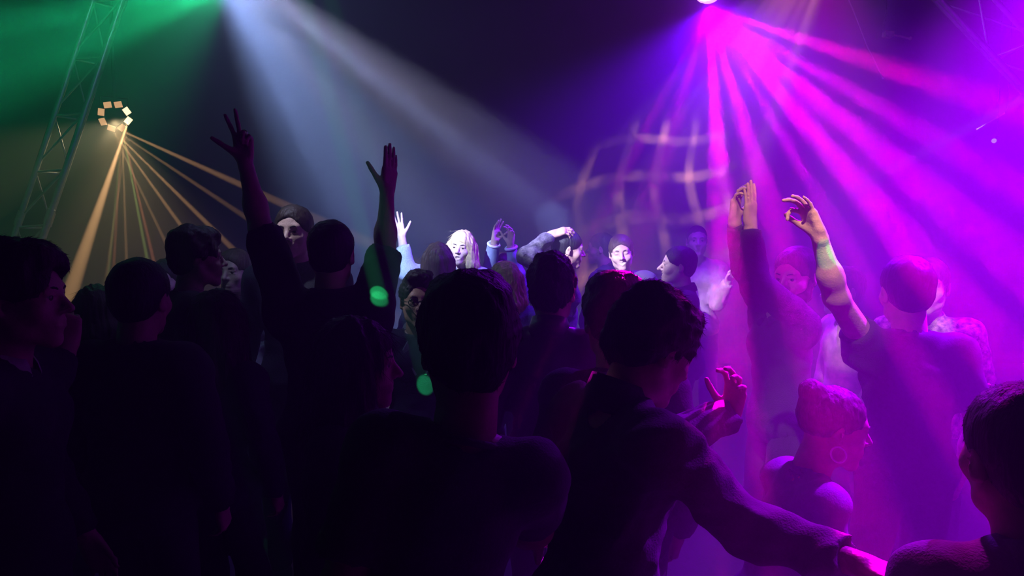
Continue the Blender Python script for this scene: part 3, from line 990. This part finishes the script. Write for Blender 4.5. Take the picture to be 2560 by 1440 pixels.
    for sd, hip, kn, ank in LEG:
        q += [cone(hip, kn, 0.094 * s, 0.068 * s, 0.04), cone(kn, ank, 0.068 * s, 0.060 * s, 0.03, flat=2)]
    n3 = Noise(seed + 3, 30)
    v, qd = sculpt(q, 0.024, lambda P: 0.004 * n3(P))
    mesh_obj('trousers', [(v, qd)], tm, root, base)
    for sd, hip, kn, ank in LEG:
        ff = Vector((fw.x, fw.y, 0)).normalized()
        a = Vector((ank.x, ank.y, 0))
        q = [cone(a - ff * 0.03 + Vector((0, 0, 0.045)), a + ff * 0.13 + Vector((0, 0, 0.035)), 0.044, 0.038, 0.02),
             cone(a + Vector((0, 0, 0.05)), a + Vector((0, 0, 0.10)), 0.046, 0.046, 0.03), cut((0, 0, 0.002), (0, 0, -1))]
        v, qd = sculpt(q, 0.012)
        mesh_obj('shoe', [(v, qd)], _mat('shoe_leather', (0.02, 0.018, 0.018), 0.5), root, base)

# ------------------------------------------------------------------ room
def slab(name, lo, hi, mat, kind='structure', label=None, cat=None, parent=None):
    x0, y0, z0 = lo; x1, y1, z1 = hi
    vs = [(x, y, z) for x in (x0, x1) for y in (y0, y1) for z in (z0, z1)]
    fs = [(0, 1, 3, 2), (4, 6, 7, 5), (0, 4, 5, 1), (2, 3, 7, 6), (0, 2, 6, 4), (1, 5, 7, 3)]
    o = mesh_obj(name, [(vs, fs)], mat, parent, smooth=False)
    if kind: o['kind'] = kind
    return tag(o, label, cat)
XW, YB, YF, ZC = 7.5, 10.0, -3.0, 5.4
wall_m = _mat('black_painted_wall', (0.07, 0.066, 0.075), 0.8, noise=(2.5, 0.25), bump=(30, 0.2, (1, 1, 1)))
floor_m = _mat('dance_floor', (0.03, 0.028, 0.028), 0.35, noise=(4, 0.3), bump=(60, 0.1, (1, 1, 1)))
slab('floor', (-XW, YF, -0.1), (XW, YB, 0), floor_m, label='dark dance floor under the crowd', cat='floor')
slab('ceiling', (-XW, YF, ZC), (XW, YB, ZC + 0.1), wall_m, label='black ceiling above the stage lights', cat='ceiling')
slab('wall_back', (-XW - 0.1, YB, -0.1), (XW + 0.1, YB + 0.1, ZC + 0.1), wall_m, label='black wall behind the crowd', cat='wall')
slab('wall_front', (-XW - 0.1, YF - 0.1, -0.1), (XW + 0.1, YF, ZC + 0.1), wall_m, label='black wall behind the camera', cat='wall')
slab('wall_left', (-XW - 0.1, YF, -0.1), (-XW, YB, ZC + 0.1), wall_m, label='black wall on the left', cat='wall')
slab('wall_right', (XW, YF, -0.1), (XW + 0.1, YB, ZC + 0.1), wall_m, label='black wall on the right', cat='wall')

# ------------------------------------------------------------------ trusses and hanging fixtures
alu = _mat('aluminium_tube', (0.45, 0.45, 0.45), 0.35, metal=0.8, noise=(20, 0.15))
blk = _mat('black_metal', (0.02, 0.02, 0.022), 0.45, metal=0.3, noise=(20, 0.15))

def truss(name, label, p0, p1, offs, n, r_ch, r_br):
    """lattice truss: one chord per offset, diagonal and square braces, end plates"""
    p0, p1 = Vector(p0), Vector(p1)
    root = empty(name, p0, label, 'truss')
    ch = [(p0 + Vector(o), p1 + Vector(o)) for o in offs]
    for a, b in ch:
        mesh_obj('chord', tparts(tube([a.lerp(b, i / 12) - p0 for i in range(13)], r_ch, 12)), alu, root)
    m = len(ch)
    for i in range(n):
        for j in range(m):
            a, b = ch[j]; c, d = ch[(j + 1) % m]
            t0, t1 = (i + 0.08) / n, (i + 0.92) / n
            q0, q1 = a.lerp(b, t0) - p0, c.lerp(d, t1) - p0
            mesh_obj('brace', tparts(tube([q0, q1], r_br, 8)), alu, root)
            q0, q1 = a.lerp(b, t1) - p0, c.lerp(d, t1) - p0
            mesh_obj('brace', tparts(tube([q0, q1], r_br, 8)), alu, root)
    for t in (0, 0.34, 0.67, 1):    # couplers
        for a, b in ch:
            c = a.lerp(b, t) - p0
            u = (b - a).normalized() * 0.06
            mesh_obj('coupler', tparts(tube([c - u, c + u], r_ch * 1.35, 12)), alu, root)
    return root

def on_line(pa, pb, d, z):
    """follow the photo line pa-pb at depth d to height z"""
    A, B = at(*pa, d), at(*pb, d)
    t = (z - A.z) / (B.z - A.z)
    return A.lerp(B, t)
L0, L1 = on_line((38, 580), (212, 60), 6.0, 0.03), on_line((38, 580), (212, 60), 6.0, ZC - 0.01)
truss('lattice_truss', 'leaning silver lattice truss at the left of the room', L0, L1, [(0, 0, 0), (0.24, 0, 0.02), (0.12, 0.20, 0.0)], 12, 0.022, 0.009)
R0, R1 = on_line((2352, 0), (2555, 214), 4.2, 0.03), on_line((2352, 0), (2555, 214), 4.2, ZC - 0.01)
truss('lattice_truss', 'sloping roof truss with crossed tubes at the upper right', R0, R1, [(0, 0, 0), (0.20, 0, 0.10), (0.10, 0.22, 0.06)], 16, 0.014, 0.008)

def hung(root, loc, top=ZC, r=0.016):
    """drop pipe to the ceiling with a flange"""
    loc = Vector(loc)
    b = root.location
    mesh_obj('drop_pipe', tparts(tube([loc - b, Vector((loc.x, loc.y, top)) - b], r, 10)), blk, root)
    mesh_obj('flange', tparts(tube([Vector((loc.x, loc.y, top - 0.02)) - b, Vector((loc.x, loc.y, top)) - b], 0.06, 16)), blk, root)

def box_part(name, c, ax, size, mat, root):
    """bevelled box centred at c with axes ax (3 vectors), world coordinates"""
    b = root.location
    sx, sy, sz = [v / 2 for v in size]
    e = min(sx, sy, sz) * 0.25
    vs = []
    for z, k in ((-sz, e), (-sz + e, 0), (sz - e, 0), (sz, e)):
        for x, y in ((-1, -1), (1, -1), (1, 1), (-1, 1)):
            p = Vector(c) + ax[0] * x * (sx - k) + ax[1] * y * (sy - k) + ax[2] * z
            vs.append(tuple(p - b))
    fs = [(3, 2, 1, 0), (12, 13, 14, 15)]
    for i in range(3):
        for j in range(4):
            fs.append((i * 4 + j, i * 4 + (j + 1) % 4, (i + 1) * 4 + (j + 1) % 4, (i + 1) * 4 + j))
    return mesh_obj(name, [(vs, fs)], mat, root, smooth=False)

# derby light: a ring of eight square lenses round a dark hub
der = empty('derby_light', DER, 'derby light with a ring of square amber lenses, left of the room', 'stage light')
dfw, dx, dy = DFW, DX, DY
amber = _mat('amber_lens', (0.9, 0.7, 0.5), 0.2, emit=((1.0, 0.50, 0.22), 1.1))
amber_hot = _mat('amber_lens_hot', (0.9, 0.8, 0.6), 0.2, emit=((1.0, 0.66, 0.36), 3.5))
hub = [(0.0, 0.055), (0.03, 0.075), (-0.02, 0.095), (-0.10, 0.10), (-0.16, 0.07), (-0.17, 0.0)]
vs, fs = [], []
seg = 24
prof = [(0.012, 0.0), (0.012, 0.045), (-0.01, 0.075), (-0.06, 0.092), (-0.13, 0.085), (-0.16, 0.04), (-0.16, 0.0)]
for z, r in prof:
    for j in range(seg):
        a = 2 * math.pi * j / seg
        vs.append(tuple(dfw * (z - 0.03) + (dx * math.cos(a) + dy * math.sin(a)) * max(r, 0.001)))
for i in range(len(prof) - 1):
    for j in range(seg):
        fs.append((i * seg + j, i * seg + (j + 1) % seg, (i + 1) * seg + (j + 1) % seg, (i + 1) * seg + j))
mesh_obj('housing', [(vs, fs)], blk, der)
for i in range(8):
    a = 2 * math.pi * (i + 0.35) / 8
    rad = dx * math.cos(a) + dy * math.sin(a)
    nrm = (dfw + rad * 0.45).normalized()
    tz = rad.cross(nrm).normalized(); ry = nrm.cross(tz)
    c = DER + rad * 0.112 + dfw * 0.0
    roll = [0.2, -0.3, 0.5, 0.1, -0.4, 0.3, 0.0, -0.15][i]
    a1 = tz * math.cos(roll) + ry * math.sin(roll); a2 = nrm.cross(a1)
    box_part('lens', c, (a1, a2, nrm), (0.062, 0.052, 0.014), amber_hot if i in (3, 4) else amber, der)
    box_part('lens_bezel', c - nrm * 0.012, (a1, a2, nrm), (0.070, 0.060, 0.014), blk, der)
mesh_obj('yoke', tparts(tube([-dfw * 0.08 + dx * 0.11, -dfw * 0.08 + dx * 0.11 + Vector((0, 0, 0.16)), -dfw * 0.08 - dx * 0.11 + Vector((0, 0, 0.16)), -dfw * 0.08 - dx * 0.11], 0.010, 8)), blk, der)
hung(der, DER - dfw * 0.08 + Vector((0, 0, 0.16)))

# magenta crystal ball light
cry = empty('crystal_ball_light', MAG, 'crystal ball light throwing magenta beams, top right of centre', 'stage light')
glassy = _mat('crystal_facet', (0.85, 0.6, 0.9), 0.15, emit=((1.0, 0.35, 1.0), 2.2), spec=0.8)
core = _mat('crystal_core', (0.95, 0.85, 0.95), 0.2, emit=((1.0, 0.75, 1.0), 5.0))
BC = MAG + Vector((0, 0.0, 0.055))
for ring_i, (lat, cnt) in enumerate(((-80, 1), (-52, 6), (-20, 10), (12, 10))):
    for j in range(cnt):
        la, lo_ = math.radians(lat), 2 * math.pi * (j + 0.5 * (ring_i % 2)) / cnt
        nrm = Vector((math.cos(la) * math.cos(lo_), math.cos(la) * math.sin(lo_), math.sin(la)))
        a1 = nrm.cross(Vector((0, 0, 1)))
        a1 = a1.normalized() if a1.length > 1e-3 else Vector((1, 0, 0))
        a2 = nrm.cross(a1)
        rr = 0.030 if cnt > 6 else 0.034
        cs = BC + nrm * 0.083
        ring = [[cs + nrm * h + (a1 * math.cos(t) + a2 * math.sin(t)) * rr * k - MAG for t in np.linspace(0, 6.2832, 9)[:-1]] for h, k in ((-0.012, 1.0), (0.002, 0.98), (0.012, 0.62), (0.015, 0.0))]
        vs = [tuple(p) for r_ in ring for p in r_]
        fs = [(i * 8 + q_, i * 8 + (q_ + 1) % 8, (i + 1) * 8 + (q_ + 1) % 8, (i + 1) * 8 + q_) for i in range(3) for q_ in range(8)]
        mesh_obj('lens', [(vs, fs)], core if (lat == -52 and j in (3, 4)) else glassy, cry, smooth=False)
v_, f_ = ball(BC - MAG, 0.084, 24, 16)
mesh_obj('ball_shell', [(v_, f_)], _mat('crystal_shell', (0.25, 0.03, 0.3), 0.2, spec=0.7), cry)
mesh_obj('base', tparts(tube([BC - MAG + Vector((0, 0, 0.05)), BC - MAG + Vector((0, 0, 0.17))], [0.115, 0.125], 24)), blk, cry)
hung(cry, BC + Vector((0, 0, 0.165)))

# white and green heads above the frame, hung over the dance floor
def moving_head(name, label, loc, target, lens_mat):
    loc = Vector(loc)
    root = empty(name, loc, label, 'stage light')
    d = (Vector(target) - loc).normalized()
    b = -d * 0.10
    mesh_obj('head', tparts(tube([b - d * 0.16, b - d * 0.13, b - d * 0.02, b + d * 0.06], [0.06, 0.085, 0.095, 0.085], 20)), blk, root)
    mesh_obj('lens', tparts(tube([b + d * 0.058, b + d * 0.066], 0.070, 20)), lens_mat, root)
    sd = d.cross(Vector((0, 0, 1))).normalized()
    mesh_obj('yoke', tparts(tube([b + sd * 0.11, b + sd * 0.12 + Vector((0, 0, 0.17)), b - sd * 0.12 + Vector((0, 0, 0.17)), b - sd * 0.11], 0.014, 8)), blk, root)
    mesh_obj('base', tparts(tube([b + Vector((0, 0, 0.17)), b + Vector((0, 0, 0.25))], 0.11, 16)), blk, root)
    hung(root, loc + b + Vector((0, 0, 0.24)))
    return root
moving_head('moving_head_light', 'stage light throwing the pale white beam, above the frame left of centre', WHI - Vector((0, 0, 0.0)), at(1150, 620, 5.6), _mat('white_lens', (0.8, 0.85, 1), 0.1, emit=((0.7, 0.8, 1), 6)))
moving_head('moving_head_light', 'stage light throwing the green fan, above the frame at upper left', GRN, at(0, 60, 4.2), _mat('green_lens', (0.2, 0.9, 0.5), 0.1, emit=((0.1, 1, 0.4), 6)))

# small things hanging at the upper right
pin = at(2220, 86, 5.6)
ps = empty('pin_spot', pin, 'small pin spot with a side arm hanging on a chain at upper right', 'stage light')
ux, uy, uz = Vector((1, 0, -0.1)).normalized(), Vector((0, 1, 0)), Vector((0.1, 0, 1)).normalized()
pale = _mat('pale_housing', (0.75, 0.5, 0.45), 0.5, noise=(30, 0.2))
box_part('housing', pin, (ux, uy, uz), (0.064, 0.06, 0.044), pale, ps)
mesh_obj('arm', tparts(tube([ux * 0.04, ux * 0.165 - uz * 0.012], 0.008, 8)), pale, ps)
mesh_obj('arm_knob', [ball(ux * 0.17 - uz * 0.012, 0.014, 10, 8)], pale, ps)
for i in range(6):
    c = Vector((-0.038 + 0.004 * i, 0, 0.03 + 0.027 * i))
    mesh_obj('chain_link', tparts(tube([c + Vector((0.008 * math.cos(a), 0.006 * (i % 2) * math.cos(a), 0.015 * math.sin(a))) for a in np.linspace(0, 6.2832, 11)[:-1]], 0.0025, 6, closed=True)), alu, ps)
mesh_obj('hanging_cable', tparts(tube([Vector((-0.018, 0, 0.18)), Vector((-0.018, 0, ZC - pin.z))], 0.003, 6)), blk, ps)
mesh_obj('rear_bracket', tparts(tube([Vector((-0.075, 0, 0.02)), Vector((-0.082, 0, -0.02)), Vector((-0.07, 0, -0.04))], 0.004, 6)), alu, ps)
wire_m = _mat('pale_wire', (0.7, 0.55, 0.7), 0.4, noise=(30, 0.1))
wa, wb2 = at(2130, 18, 5.4), at(2207, 196, 5.4)
wtop = on_line((2207, 196), (2130, 18), 5.4, ZC)
wr_ = empty('hanging_wire', wb2, 'thin pale wire slanting down right of the crystal ball light', 'wire')
mesh_obj('wire', tparts(tube([wtop - wb2, wa - wb2, wa.lerp(wb2, 0.55) + Vector((-0.012, 0, 0)) - wb2, Vector((0, 0, 0))], [0.003, 0.005, 0.005, 0.004], 6)), wire_m, wr_)
mesh_obj('wire_end', [ball(Vector((0, 0, 0)), 0.007, 8, 6)], wire_m, wr_)
pa, pb = at(2440, 324, 5.2), at(2512, 283, 5.2)
rod = empty('wall_rod', pa, 'short pale rod tilted upward at the far right', 'rod')
mesh_obj('rod', tparts(tube([Vector((0, 0, 0)), pb - pa], 0.005, 8)), wire_m, rod)
mesh_obj('hanger', tparts(tube([pb - pa, pb - pa + Vector((0.02, 0, 0.05)), Vector((pb.x - pa.x + 0.02, 0, ZC - pa.z))], 0.0025, 6)), blk, rod)
bl = at(2485, 352, 5.2)
bled = empty('blue_lamp', bl, 'tiny blue lamp glowing below the pale rod', 'lamp')
mesh_obj('bulb', [ball(Vector((0, 0, 0)), 0.016, 12, 8)], _mat('blue_bulb', (0.1, 0.1, 0.9), 0.2, emit=((0.12, 0.10, 1.0), 3.0)), bled)
mesh_obj('socket', tparts(tube([Vector((0.010, 0, 0.010)), Vector((0.022, 0, 0.03))], [0.012, 0.009], 10)), blk, bled)
mesh_obj('hanging_cable', tparts(tube([Vector((0.02, 0, 0.03)), Vector((0.02, 0, ZC - bl.z))], 0.0025, 6)), blk, bled)

# ------------------------------------------------------------------ the crowd
def hd(cx, ytop, d, drop=0.142):
    """point between the ears for a head whose top shows at (cx, ytop)"""
    p = at(cx, ytop, d)
    return Vector((p.x, p.y, p.z - drop))
BLACK = dict(key='black', color=(0.012, 0.012, 0.016))
NAVY = dict(key='navy', color=(0.02, 0.022, 0.04))

def glasses(root, base, F, ARM, C):
    m = _mat('glasses_frame', (0.01, 0.01, 0.01), 0.3)
    gr = empty('glasses', Vector((0, 0, 0)), None, None); gr.parent = root
    parts = []
    for sx in (-1, 1):
        ring = [F.p(sx * 0.032 + 0.022 * math.cos(a), 0.103, 0.008 + 0.017 * math.sin(a)) - base for a in np.linspace(0, 6.2832, 19)[:-1]]
        parts += tparts(tube(ring, 0.0022, 6, closed=True))
        parts += tparts(tube([F.p(sx * 0.054, 0.101, 0.010) - base, F.p(sx * 0.074, 0.06, 0.010) - base, F.p(sx * 0.080, -0.01, 0.010) - base], 0.0020, 6))
    parts += tparts(tube([F.p(-0.010, 0.104, 0.012) - base, F.p(0, 0.108, 0.014) - base, F.p(0.010, 0.104, 0.012) - base], 0.0020, 6))
    bpy.data.objects.remove(gr)
    tag(mesh_obj('glasses', parts, m, root), 'thin dark glasses')

def hoop(side, r=0.022):
    def fn(root, base, F, ARM, C):
        c = F.p(side * 0.082, -0.004, -0.034 - r)
        fw, up = F.M @ Vector((0, 1, 0)), Vector((0, 0, 1))
        ring = [c + (fw * math.cos(a) + up * math.sin(a)) * r - base for a in np.linspace(0, 6.2832, 29)[:-1]]
        tag(mesh_obj('earring', tparts(tube(ring, 0.0028, 8, closed=True)), _mat('cream_hoop', (0.95, 0.85, 0.75), 0.3), root), 'large pale hoop earring')
    return fn

def bracelet(nm, t, r, mat_c, name, label):
    def fn(root, base, F, ARM, C):
        sd, sh, el, wr, d, pn, spec = ARM[nm]
        ax = (wr - el).normalized(); c = el.lerp(wr, t)
        o1 = ax.orthogonal().normalized(); o2 = ax.cross(o1)
        ring = [c + (o1 * math.cos(a) + o2 * math.sin(a)) * r - base for a in np.linspace(0, 6.2832, 25)[:-1]]
        tag(mesh_obj(name, tparts(tube(ring, 0.0035, 8, closed=True)), _mat(name + '_metal', mat_c, 0.25, metal=0.6), root), label)
    return fn

def finger_ring(nm):
    def fn(root, base, F, ARM, C):
        sd, sh, el, wr, d, pn, spec = ARM[nm]
        n = (pn - d * pn.dot(d)).normalized(); t = n.cross(d) * (-1 if sd > 0 else 1)
        c = wr + d * 0.098 + t * -0.010 + n * 0.018
        ring = [c + (t * math.cos(a) + d * math.sin(a)) * 0.011 - base for a in np.linspace(0, 6.2832, 17)[:-1]]
        tag(mesh_obj('finger_ring', tparts(tube(ring, 0.0022, 6, closed=True)), _mat('silver', (0.9, 0.9, 0.92), 0.15, metal=1.0), root), 'silver finger ring')
    return fn

UP = Vector((0, 0, 1))
def arm(px, py, d, elbow=None, **k):
    r = dict(hand=at(px, py, d), **k)
    if elbow: r['elbow'] = at(*elbow)
    return r

# ---- nearest row, seen from behind
person('man in profile facing right with wavy dark hair and pale collar, at the left edge', hd(40, 586, 1.80, 0.162), 82,
       dict(hair='wave', hair_col='dark brown'), near=True,
       arms={'R': arm(166, 868, 2.02, (90, 1100, 1.95), pose='point', palm=(-0.5, 0.8, 0), dir=(0.05, 0, 1))},
       top=dict(BLACK, name='jacket', collar='shirt', collar_color=(0.55, 0.52, 0.48), collar_key='offwhite'))
person('man with short dark hair and clear ears seen from behind, second from the left edge', hd(350, 640, 2.33), 3,
       dict(hair='short', hair_col='black', wide=0.98), near=True, top=dict(BLACK, name='jacket', collar='crew', t=0.022))
person('long dark-haired woman seen from behind, right of the man with clear ears', hd(546, 716, 2.66), 8,
       dict(hair='long', fem=True, hair_col='dark brown', hair_len=0.42), near=True, top=dict(NAVY))
person('woman in profile facing right with long dark hair, left of the big central head', hd(892, 782, 1.95), 84,
       dict(hair='long', fem=True, hair_col='dark brown', hair_len=0.30), near=True, head_pitch=2, top=dict(BLACK, collar='crew'))
person('thick-haired man in a tee seen from behind, the large dark head at the centre', hd(1172, 660, 1.36, 0.162), -8,
       dict(hair='thick', hair_col='black', wide=1.02, build=0.88), near=True, side=13,
       arms={'R': dict(hand=at(1290, 1330, 1.75), elbow=at(1400, 1330, 1.35), pose='relax', sleeve=0.36)},
       top=dict(key='greytee', color=(0.08, 0.075, 0.09), sleeve=0.36, collar='crew'))
person('short-haired man seen from behind in a shiny-collared jacket, right of the big central head', hd(1380, 623, 2.72, 0.162), 12,
       dict(hair='quiff', hair_col='black'), near=True, top=dict(key='satin', color=(0.05, 0.03, 0.05), kind='satin', name='jacket', collar='tall', wrinkle=0.007))
person('man seen from behind with pink-lit hair top, just left of the man looking down', hd(1535, 666, 2.15, 0.162), -6,
       dict(hair='thick', hair_col='dark brown'), near=True, top=dict(BLACK, collar='hood'))
person('man with swept fringe looking down at his lit raised hand, right foreground', hd(1628, 702, 1.70, 0.162), 62,
       dict(hair='wave', hair_col='dark brown'), near=True, head_yaw=64, head_pitch=26, lean=6, side=0,
       arms={'R': dict(hand=at(2150, 1412, 1.36), elbow=at(1880, 1300, 1.5), pose='relax', palm=(0, 0.2, -1), sleeve=0.93, show=True),
             'L': dict(hand=at(1826, 1040, 1.98), elbow=at(1850, 1350, 1.98), pose='claw', palm=(-0.5, -0.5, 0.35), dir=(0.15, -0.1, 1), sleeve=0.97)},
       top=dict(key='dark_twill', color=(0.06, 0.055, 0.065), name='jacket', collar='tall', wrinkle=0.009, t=0.018, res=0.007),
       extras=[bracelet('L', 0.45, 0.050, (0.9, 0.7, 0.5), 'bangle', 'pale bangle on the raised forearm')])
person('man with cropped hair seen from behind at the lower right corner, pale collar', hd(2562, 945, 1.22), 2,
       dict(hair='short', hair_col='black'), near=True, stature=1.60, lean=4,
       top=dict(key='shirt_violet', color=(0.24, 0.22, 0.28), name='jacket', collar='shirt', t=0.02))
# ---- second row
person('woman with hoop earring and pinned-up hair facing right, crouching low at lower right', hd(2085, 955, 2.15), 88,
       dict(hair='bun', fem=True, hair_col='ash', skin='light'), near=True, head_yaw=92, head_pitch=10, stature=1.55, lean=14,
       top=dict(key='mauve', color=(0.16, 0.12, 0.17), collar='crew', sleeve=0.3), extras=[hoop(1), hoop(-1)])
person('person with rounded hair seen from behind in the dimness, between the two leftmost men', hd(240, 706, 3.5), -4,
       dict(hair='long', fem=True, hair_col='dark brown', hair_len=0.2), top=dict(NAVY))
person('curly-topped man turned right in a hazy grey light, left of the raised three-finger hand', hd(490, 556, 3.2, 0.162), 58,
       dict(hair='thick', hair_col='dark brown'), top=dict(key='greywool', color=(0.05, 0.05, 0.055), collar='crew'))
person('man seen from behind with both arms up, one hand showing three fingers', hd(828, 546, 2.80), 0,
       dict(hair='short', hair_col='black'), near=True,
       arms={'L': dict(hand=at(612, 400, 2.80), elbow=at(600, 640, 3.1), pose='three', palm=(0.1, -1, 0), dir=(-0.06, 0, 1), **{'raise': 1.0}),
             'R': dict(hand=at(968, 480, 2.92), elbow=at(966, 690, 3.1), pose='flat', palm=(-0.75, 0.6, 0), dir=(0.14, 0, 1), **{'raise': 1.0})},
       top=dict(BLACK, sleeve=0.48, collar='crew', t=0.020), extras=[finger_ring('L')])
person('pale-faced man facing the camera behind the man with both arms up', hd(733, 508, 3.45), 182,
       dict(hair='short', hair_col='dark brown', skin='fair'), 
       top=dict(BLACK, collar='shirt', name='shirt'))
person('dark-haired man in glasses peering past the big central head', hd(1046, 668, 3.4, 0.162), 168,
       dict(hair='quiff', hair_col='black', skin='tan'), top=dict(NAVY, name='jacket', collar='lapel', collar_color=(0.15, 0.15, 0.17), collar_key='greycollar'), extras=[glasses])
person('bearded man with black sleeves clapping above his head, right of centre', hd(1992, 612, 3.15), 262,
       dict(hair='short', hair_col='black', skin='light', beard=True, mouth='smile'), head_yaw=230, head_pitch=8, neck_shift=(-0.09, 0, 0),
       arms={'R': dict(hand=at(1836, 548, 3.08), elbow=at(1800, 800, 3.0), pose='claw', palm=(0.75, -0.65, 0), dir=(0.05, 0, 1), **{'raise': 1.0}),
             'L': dict(hand=at(1876, 562, 2.98), elbow=at(1830, 930, 2.8), pose='flat', palm=(-0.6, 0.8, 0), dir=(0.0, 0, 1), **{'raise': 1.0})},
       top=dict(BLACK, name='hooded_top', collar='hood', sleeve=0.95))
person('dark-haired person in a tee seen from behind, bare arm up with pinched fingers at right', hd(2268, 634, 2.62), 4,
       dict(hair='short', hair_col='black', skin='fair'),
       arms={'L': dict(hand=at(2046, 584, 2.36), elbow=at(2060, 860, 2.4), sleeve=0.16, pose='pinch', palm=(-0.9, -0.3, -0.3), dir=(-0.45, 0, 0.9), **{'raise': 0.8})},
       top=dict(BLACK, sleeve=0.36, collar='crew'))
person('person in a beige patterned jacket half hidden behind the arm-raising person in a tee', hd(2322, 640, 3.25), 215,
       dict(hair='short', hair_col='brown', skin='fair'),
       arms={'R': arm(2412, 1000, 3.0, (2360, 1100, 3.2), pose='claw', palm=(-0.3, -1, 0.2), dir=(-0.1, -0.2, 1))},
       top=dict(key='beige_tweed', color=(0.40, 0.32, 0.26), kind='tweed', name='jacket', collar='shirt'))
person('person in a beige jacket facing left, behind the bare raised arm', hd(2108, 662, 3.9), 262,
       dict(hair='short', hair_col='brown', skin='fair'), top=dict(key='beige', color=(0.55, 0.42, 0.33), name='jacket', collar='shirt'))
# ---- far group in the white beam
person('blonde long-haired woman with open mouth and one arm flung up, in the white beam', hd(1153, 572, 5.2), 190,
       dict(hair='long', fem=True, hair_col='blonde', skin='fair', mouth='open', hair_len=0.27), head_yaw=190, head_roll=-6,
       arms={'R': dict(hand=at(1004, 592, 5.1), elbow=at(1040, 720, 5.1), pose='open', palm=(0.2, -1, 0), dir=(-0.25, 0, 1), sleeve=0.88, **{'raise': 0.9})},
       top=dict(key='paleblue', color=(0.42, 0.45, 0.52), kind='denim', name='jacket', collar='shirt'))
person('straight dark-haired woman seen from behind, in front of the blonde woman', hd(1097, 602, 4.75), 14,
       dict(hair='long', fem=True, hair_col='brown', hair_len=0.36), top=dict(NAVY))
person('person in a light blue shirt clapping raised hands in the white beam', hd(1256, 628, 5.6), 184,
       dict(hair='short', hair_col='dark brown', skin='fair'),
       arms={'R': dict(hand=at(1236, 604, 5.35), elbow=at(1215, 720, 5.3), pose='open', palm=(0.7, -0.6, 0), dir=(0.15, 0, 1), **{'raise': 0.8}),
             'L': dict(hand=at(1276, 612, 5.35), elbow=at(1300, 720, 5.3), pose='claw', palm=(-0.6, -0.6, 0), dir=(0.1, 0, 1), **{'raise': 0.8})},
       top=dict(key='lightblue', color=(0.28, 0.33, 0.45), collar='shirt', cuff=('white', (0.8, 0.8, 0.82))))
person('blonde woman in a denim jacket seen from behind, right of the big central head', hd(1262, 648, 4.2), -14,
       dict(hair='long', fem=True, hair_col='blonde', hair_len=0.26), top=dict(key='denim', color=(0.12, 0.16, 0.28), kind='denim', name='jacket', collar='shirt'))
person('man in a mottled jacket in profile facing right, hand up behind his head', hd(1420, 573, 5.0), 80,
       dict(hair='short', hair_col='black', skin='light'), head_yaw=84, head_pitch=8,
       arms={'R': dict(hand=at(1380, 586, 4.92), elbow=at(1300, 640, 4.8), pose='relax', palm=(0.5, 0.5, -0.6), dir=(0.8, 0, 0.25), **{'raise': 0.8})},
       top=dict(key='tweed', color=(0.07, 0.065, 0.065), kind='tweed', name='jacket', collar='crew', wrinkle=0.007))
person('dark-haired man turned left, behind the man in a mottled jacket', hd(1502, 580, 6.0), 284,
       dict(hair='short', hair_col='black', skin='light'), top=dict(NAVY, name='jacket', collar='lapel'))
person('smiling man with closed eyes and short brown hair facing the camera', hd(1554, 584, 5.25), 188,
       dict(hair='short', hair_col='brown', skin='fair', mouth='smile', eyes='closed', wide=1.03), head_pitch=6, head_roll=6,
       top=dict(key='charcoal', color=(0.06, 0.05, 0.06), name='jacket', collar='crew', t=0.02))
person('laughing man in profile facing left with dark swept-back hair', hd(1696, 612, 4.75), 276,
       dict(hair='short', hair_col='black', skin='fair', mouth='smile', nose=1.2), head_pitch=-4,
       top=dict(NAVY, name='jacket', collar='shirt'))
person('person in a peach shirt with one arm held out, behind the laughing man', hd(1743, 560, 5.9), 188,
       dict(hair='crop', hair_col='brown', skin='fair'),
       arms={'L': dict(hand=at(1822, 700, 5.6), elbow=at(1800, 760, 5.7), pose='relax', palm=(0, 0, -1))},
       top=dict(key='peach', color=(0.55, 0.34, 0.30), collar='crew'))
# ---- dim figures at the left
person('small dim figure facing the camera, between the man with clear ears and the curly-topped man', hd(412, 644, 4.3), 176,
       dict(hair='short', hair_col='dark brown', skin='light'), top=dict(BLACK))
person('man in an open white shirt facing the camera, dim, left of the three-finger arm', hd(584, 618, 4.0), 186,
       dict(hair='short', hair_col='brown', skin='light'), top=dict(key='whiteshirt', color=(0.45, 0.44, 0.46), collar='lapel', collar_color=(0.08, 0.08, 0.09), collar_key='darkgrey'))
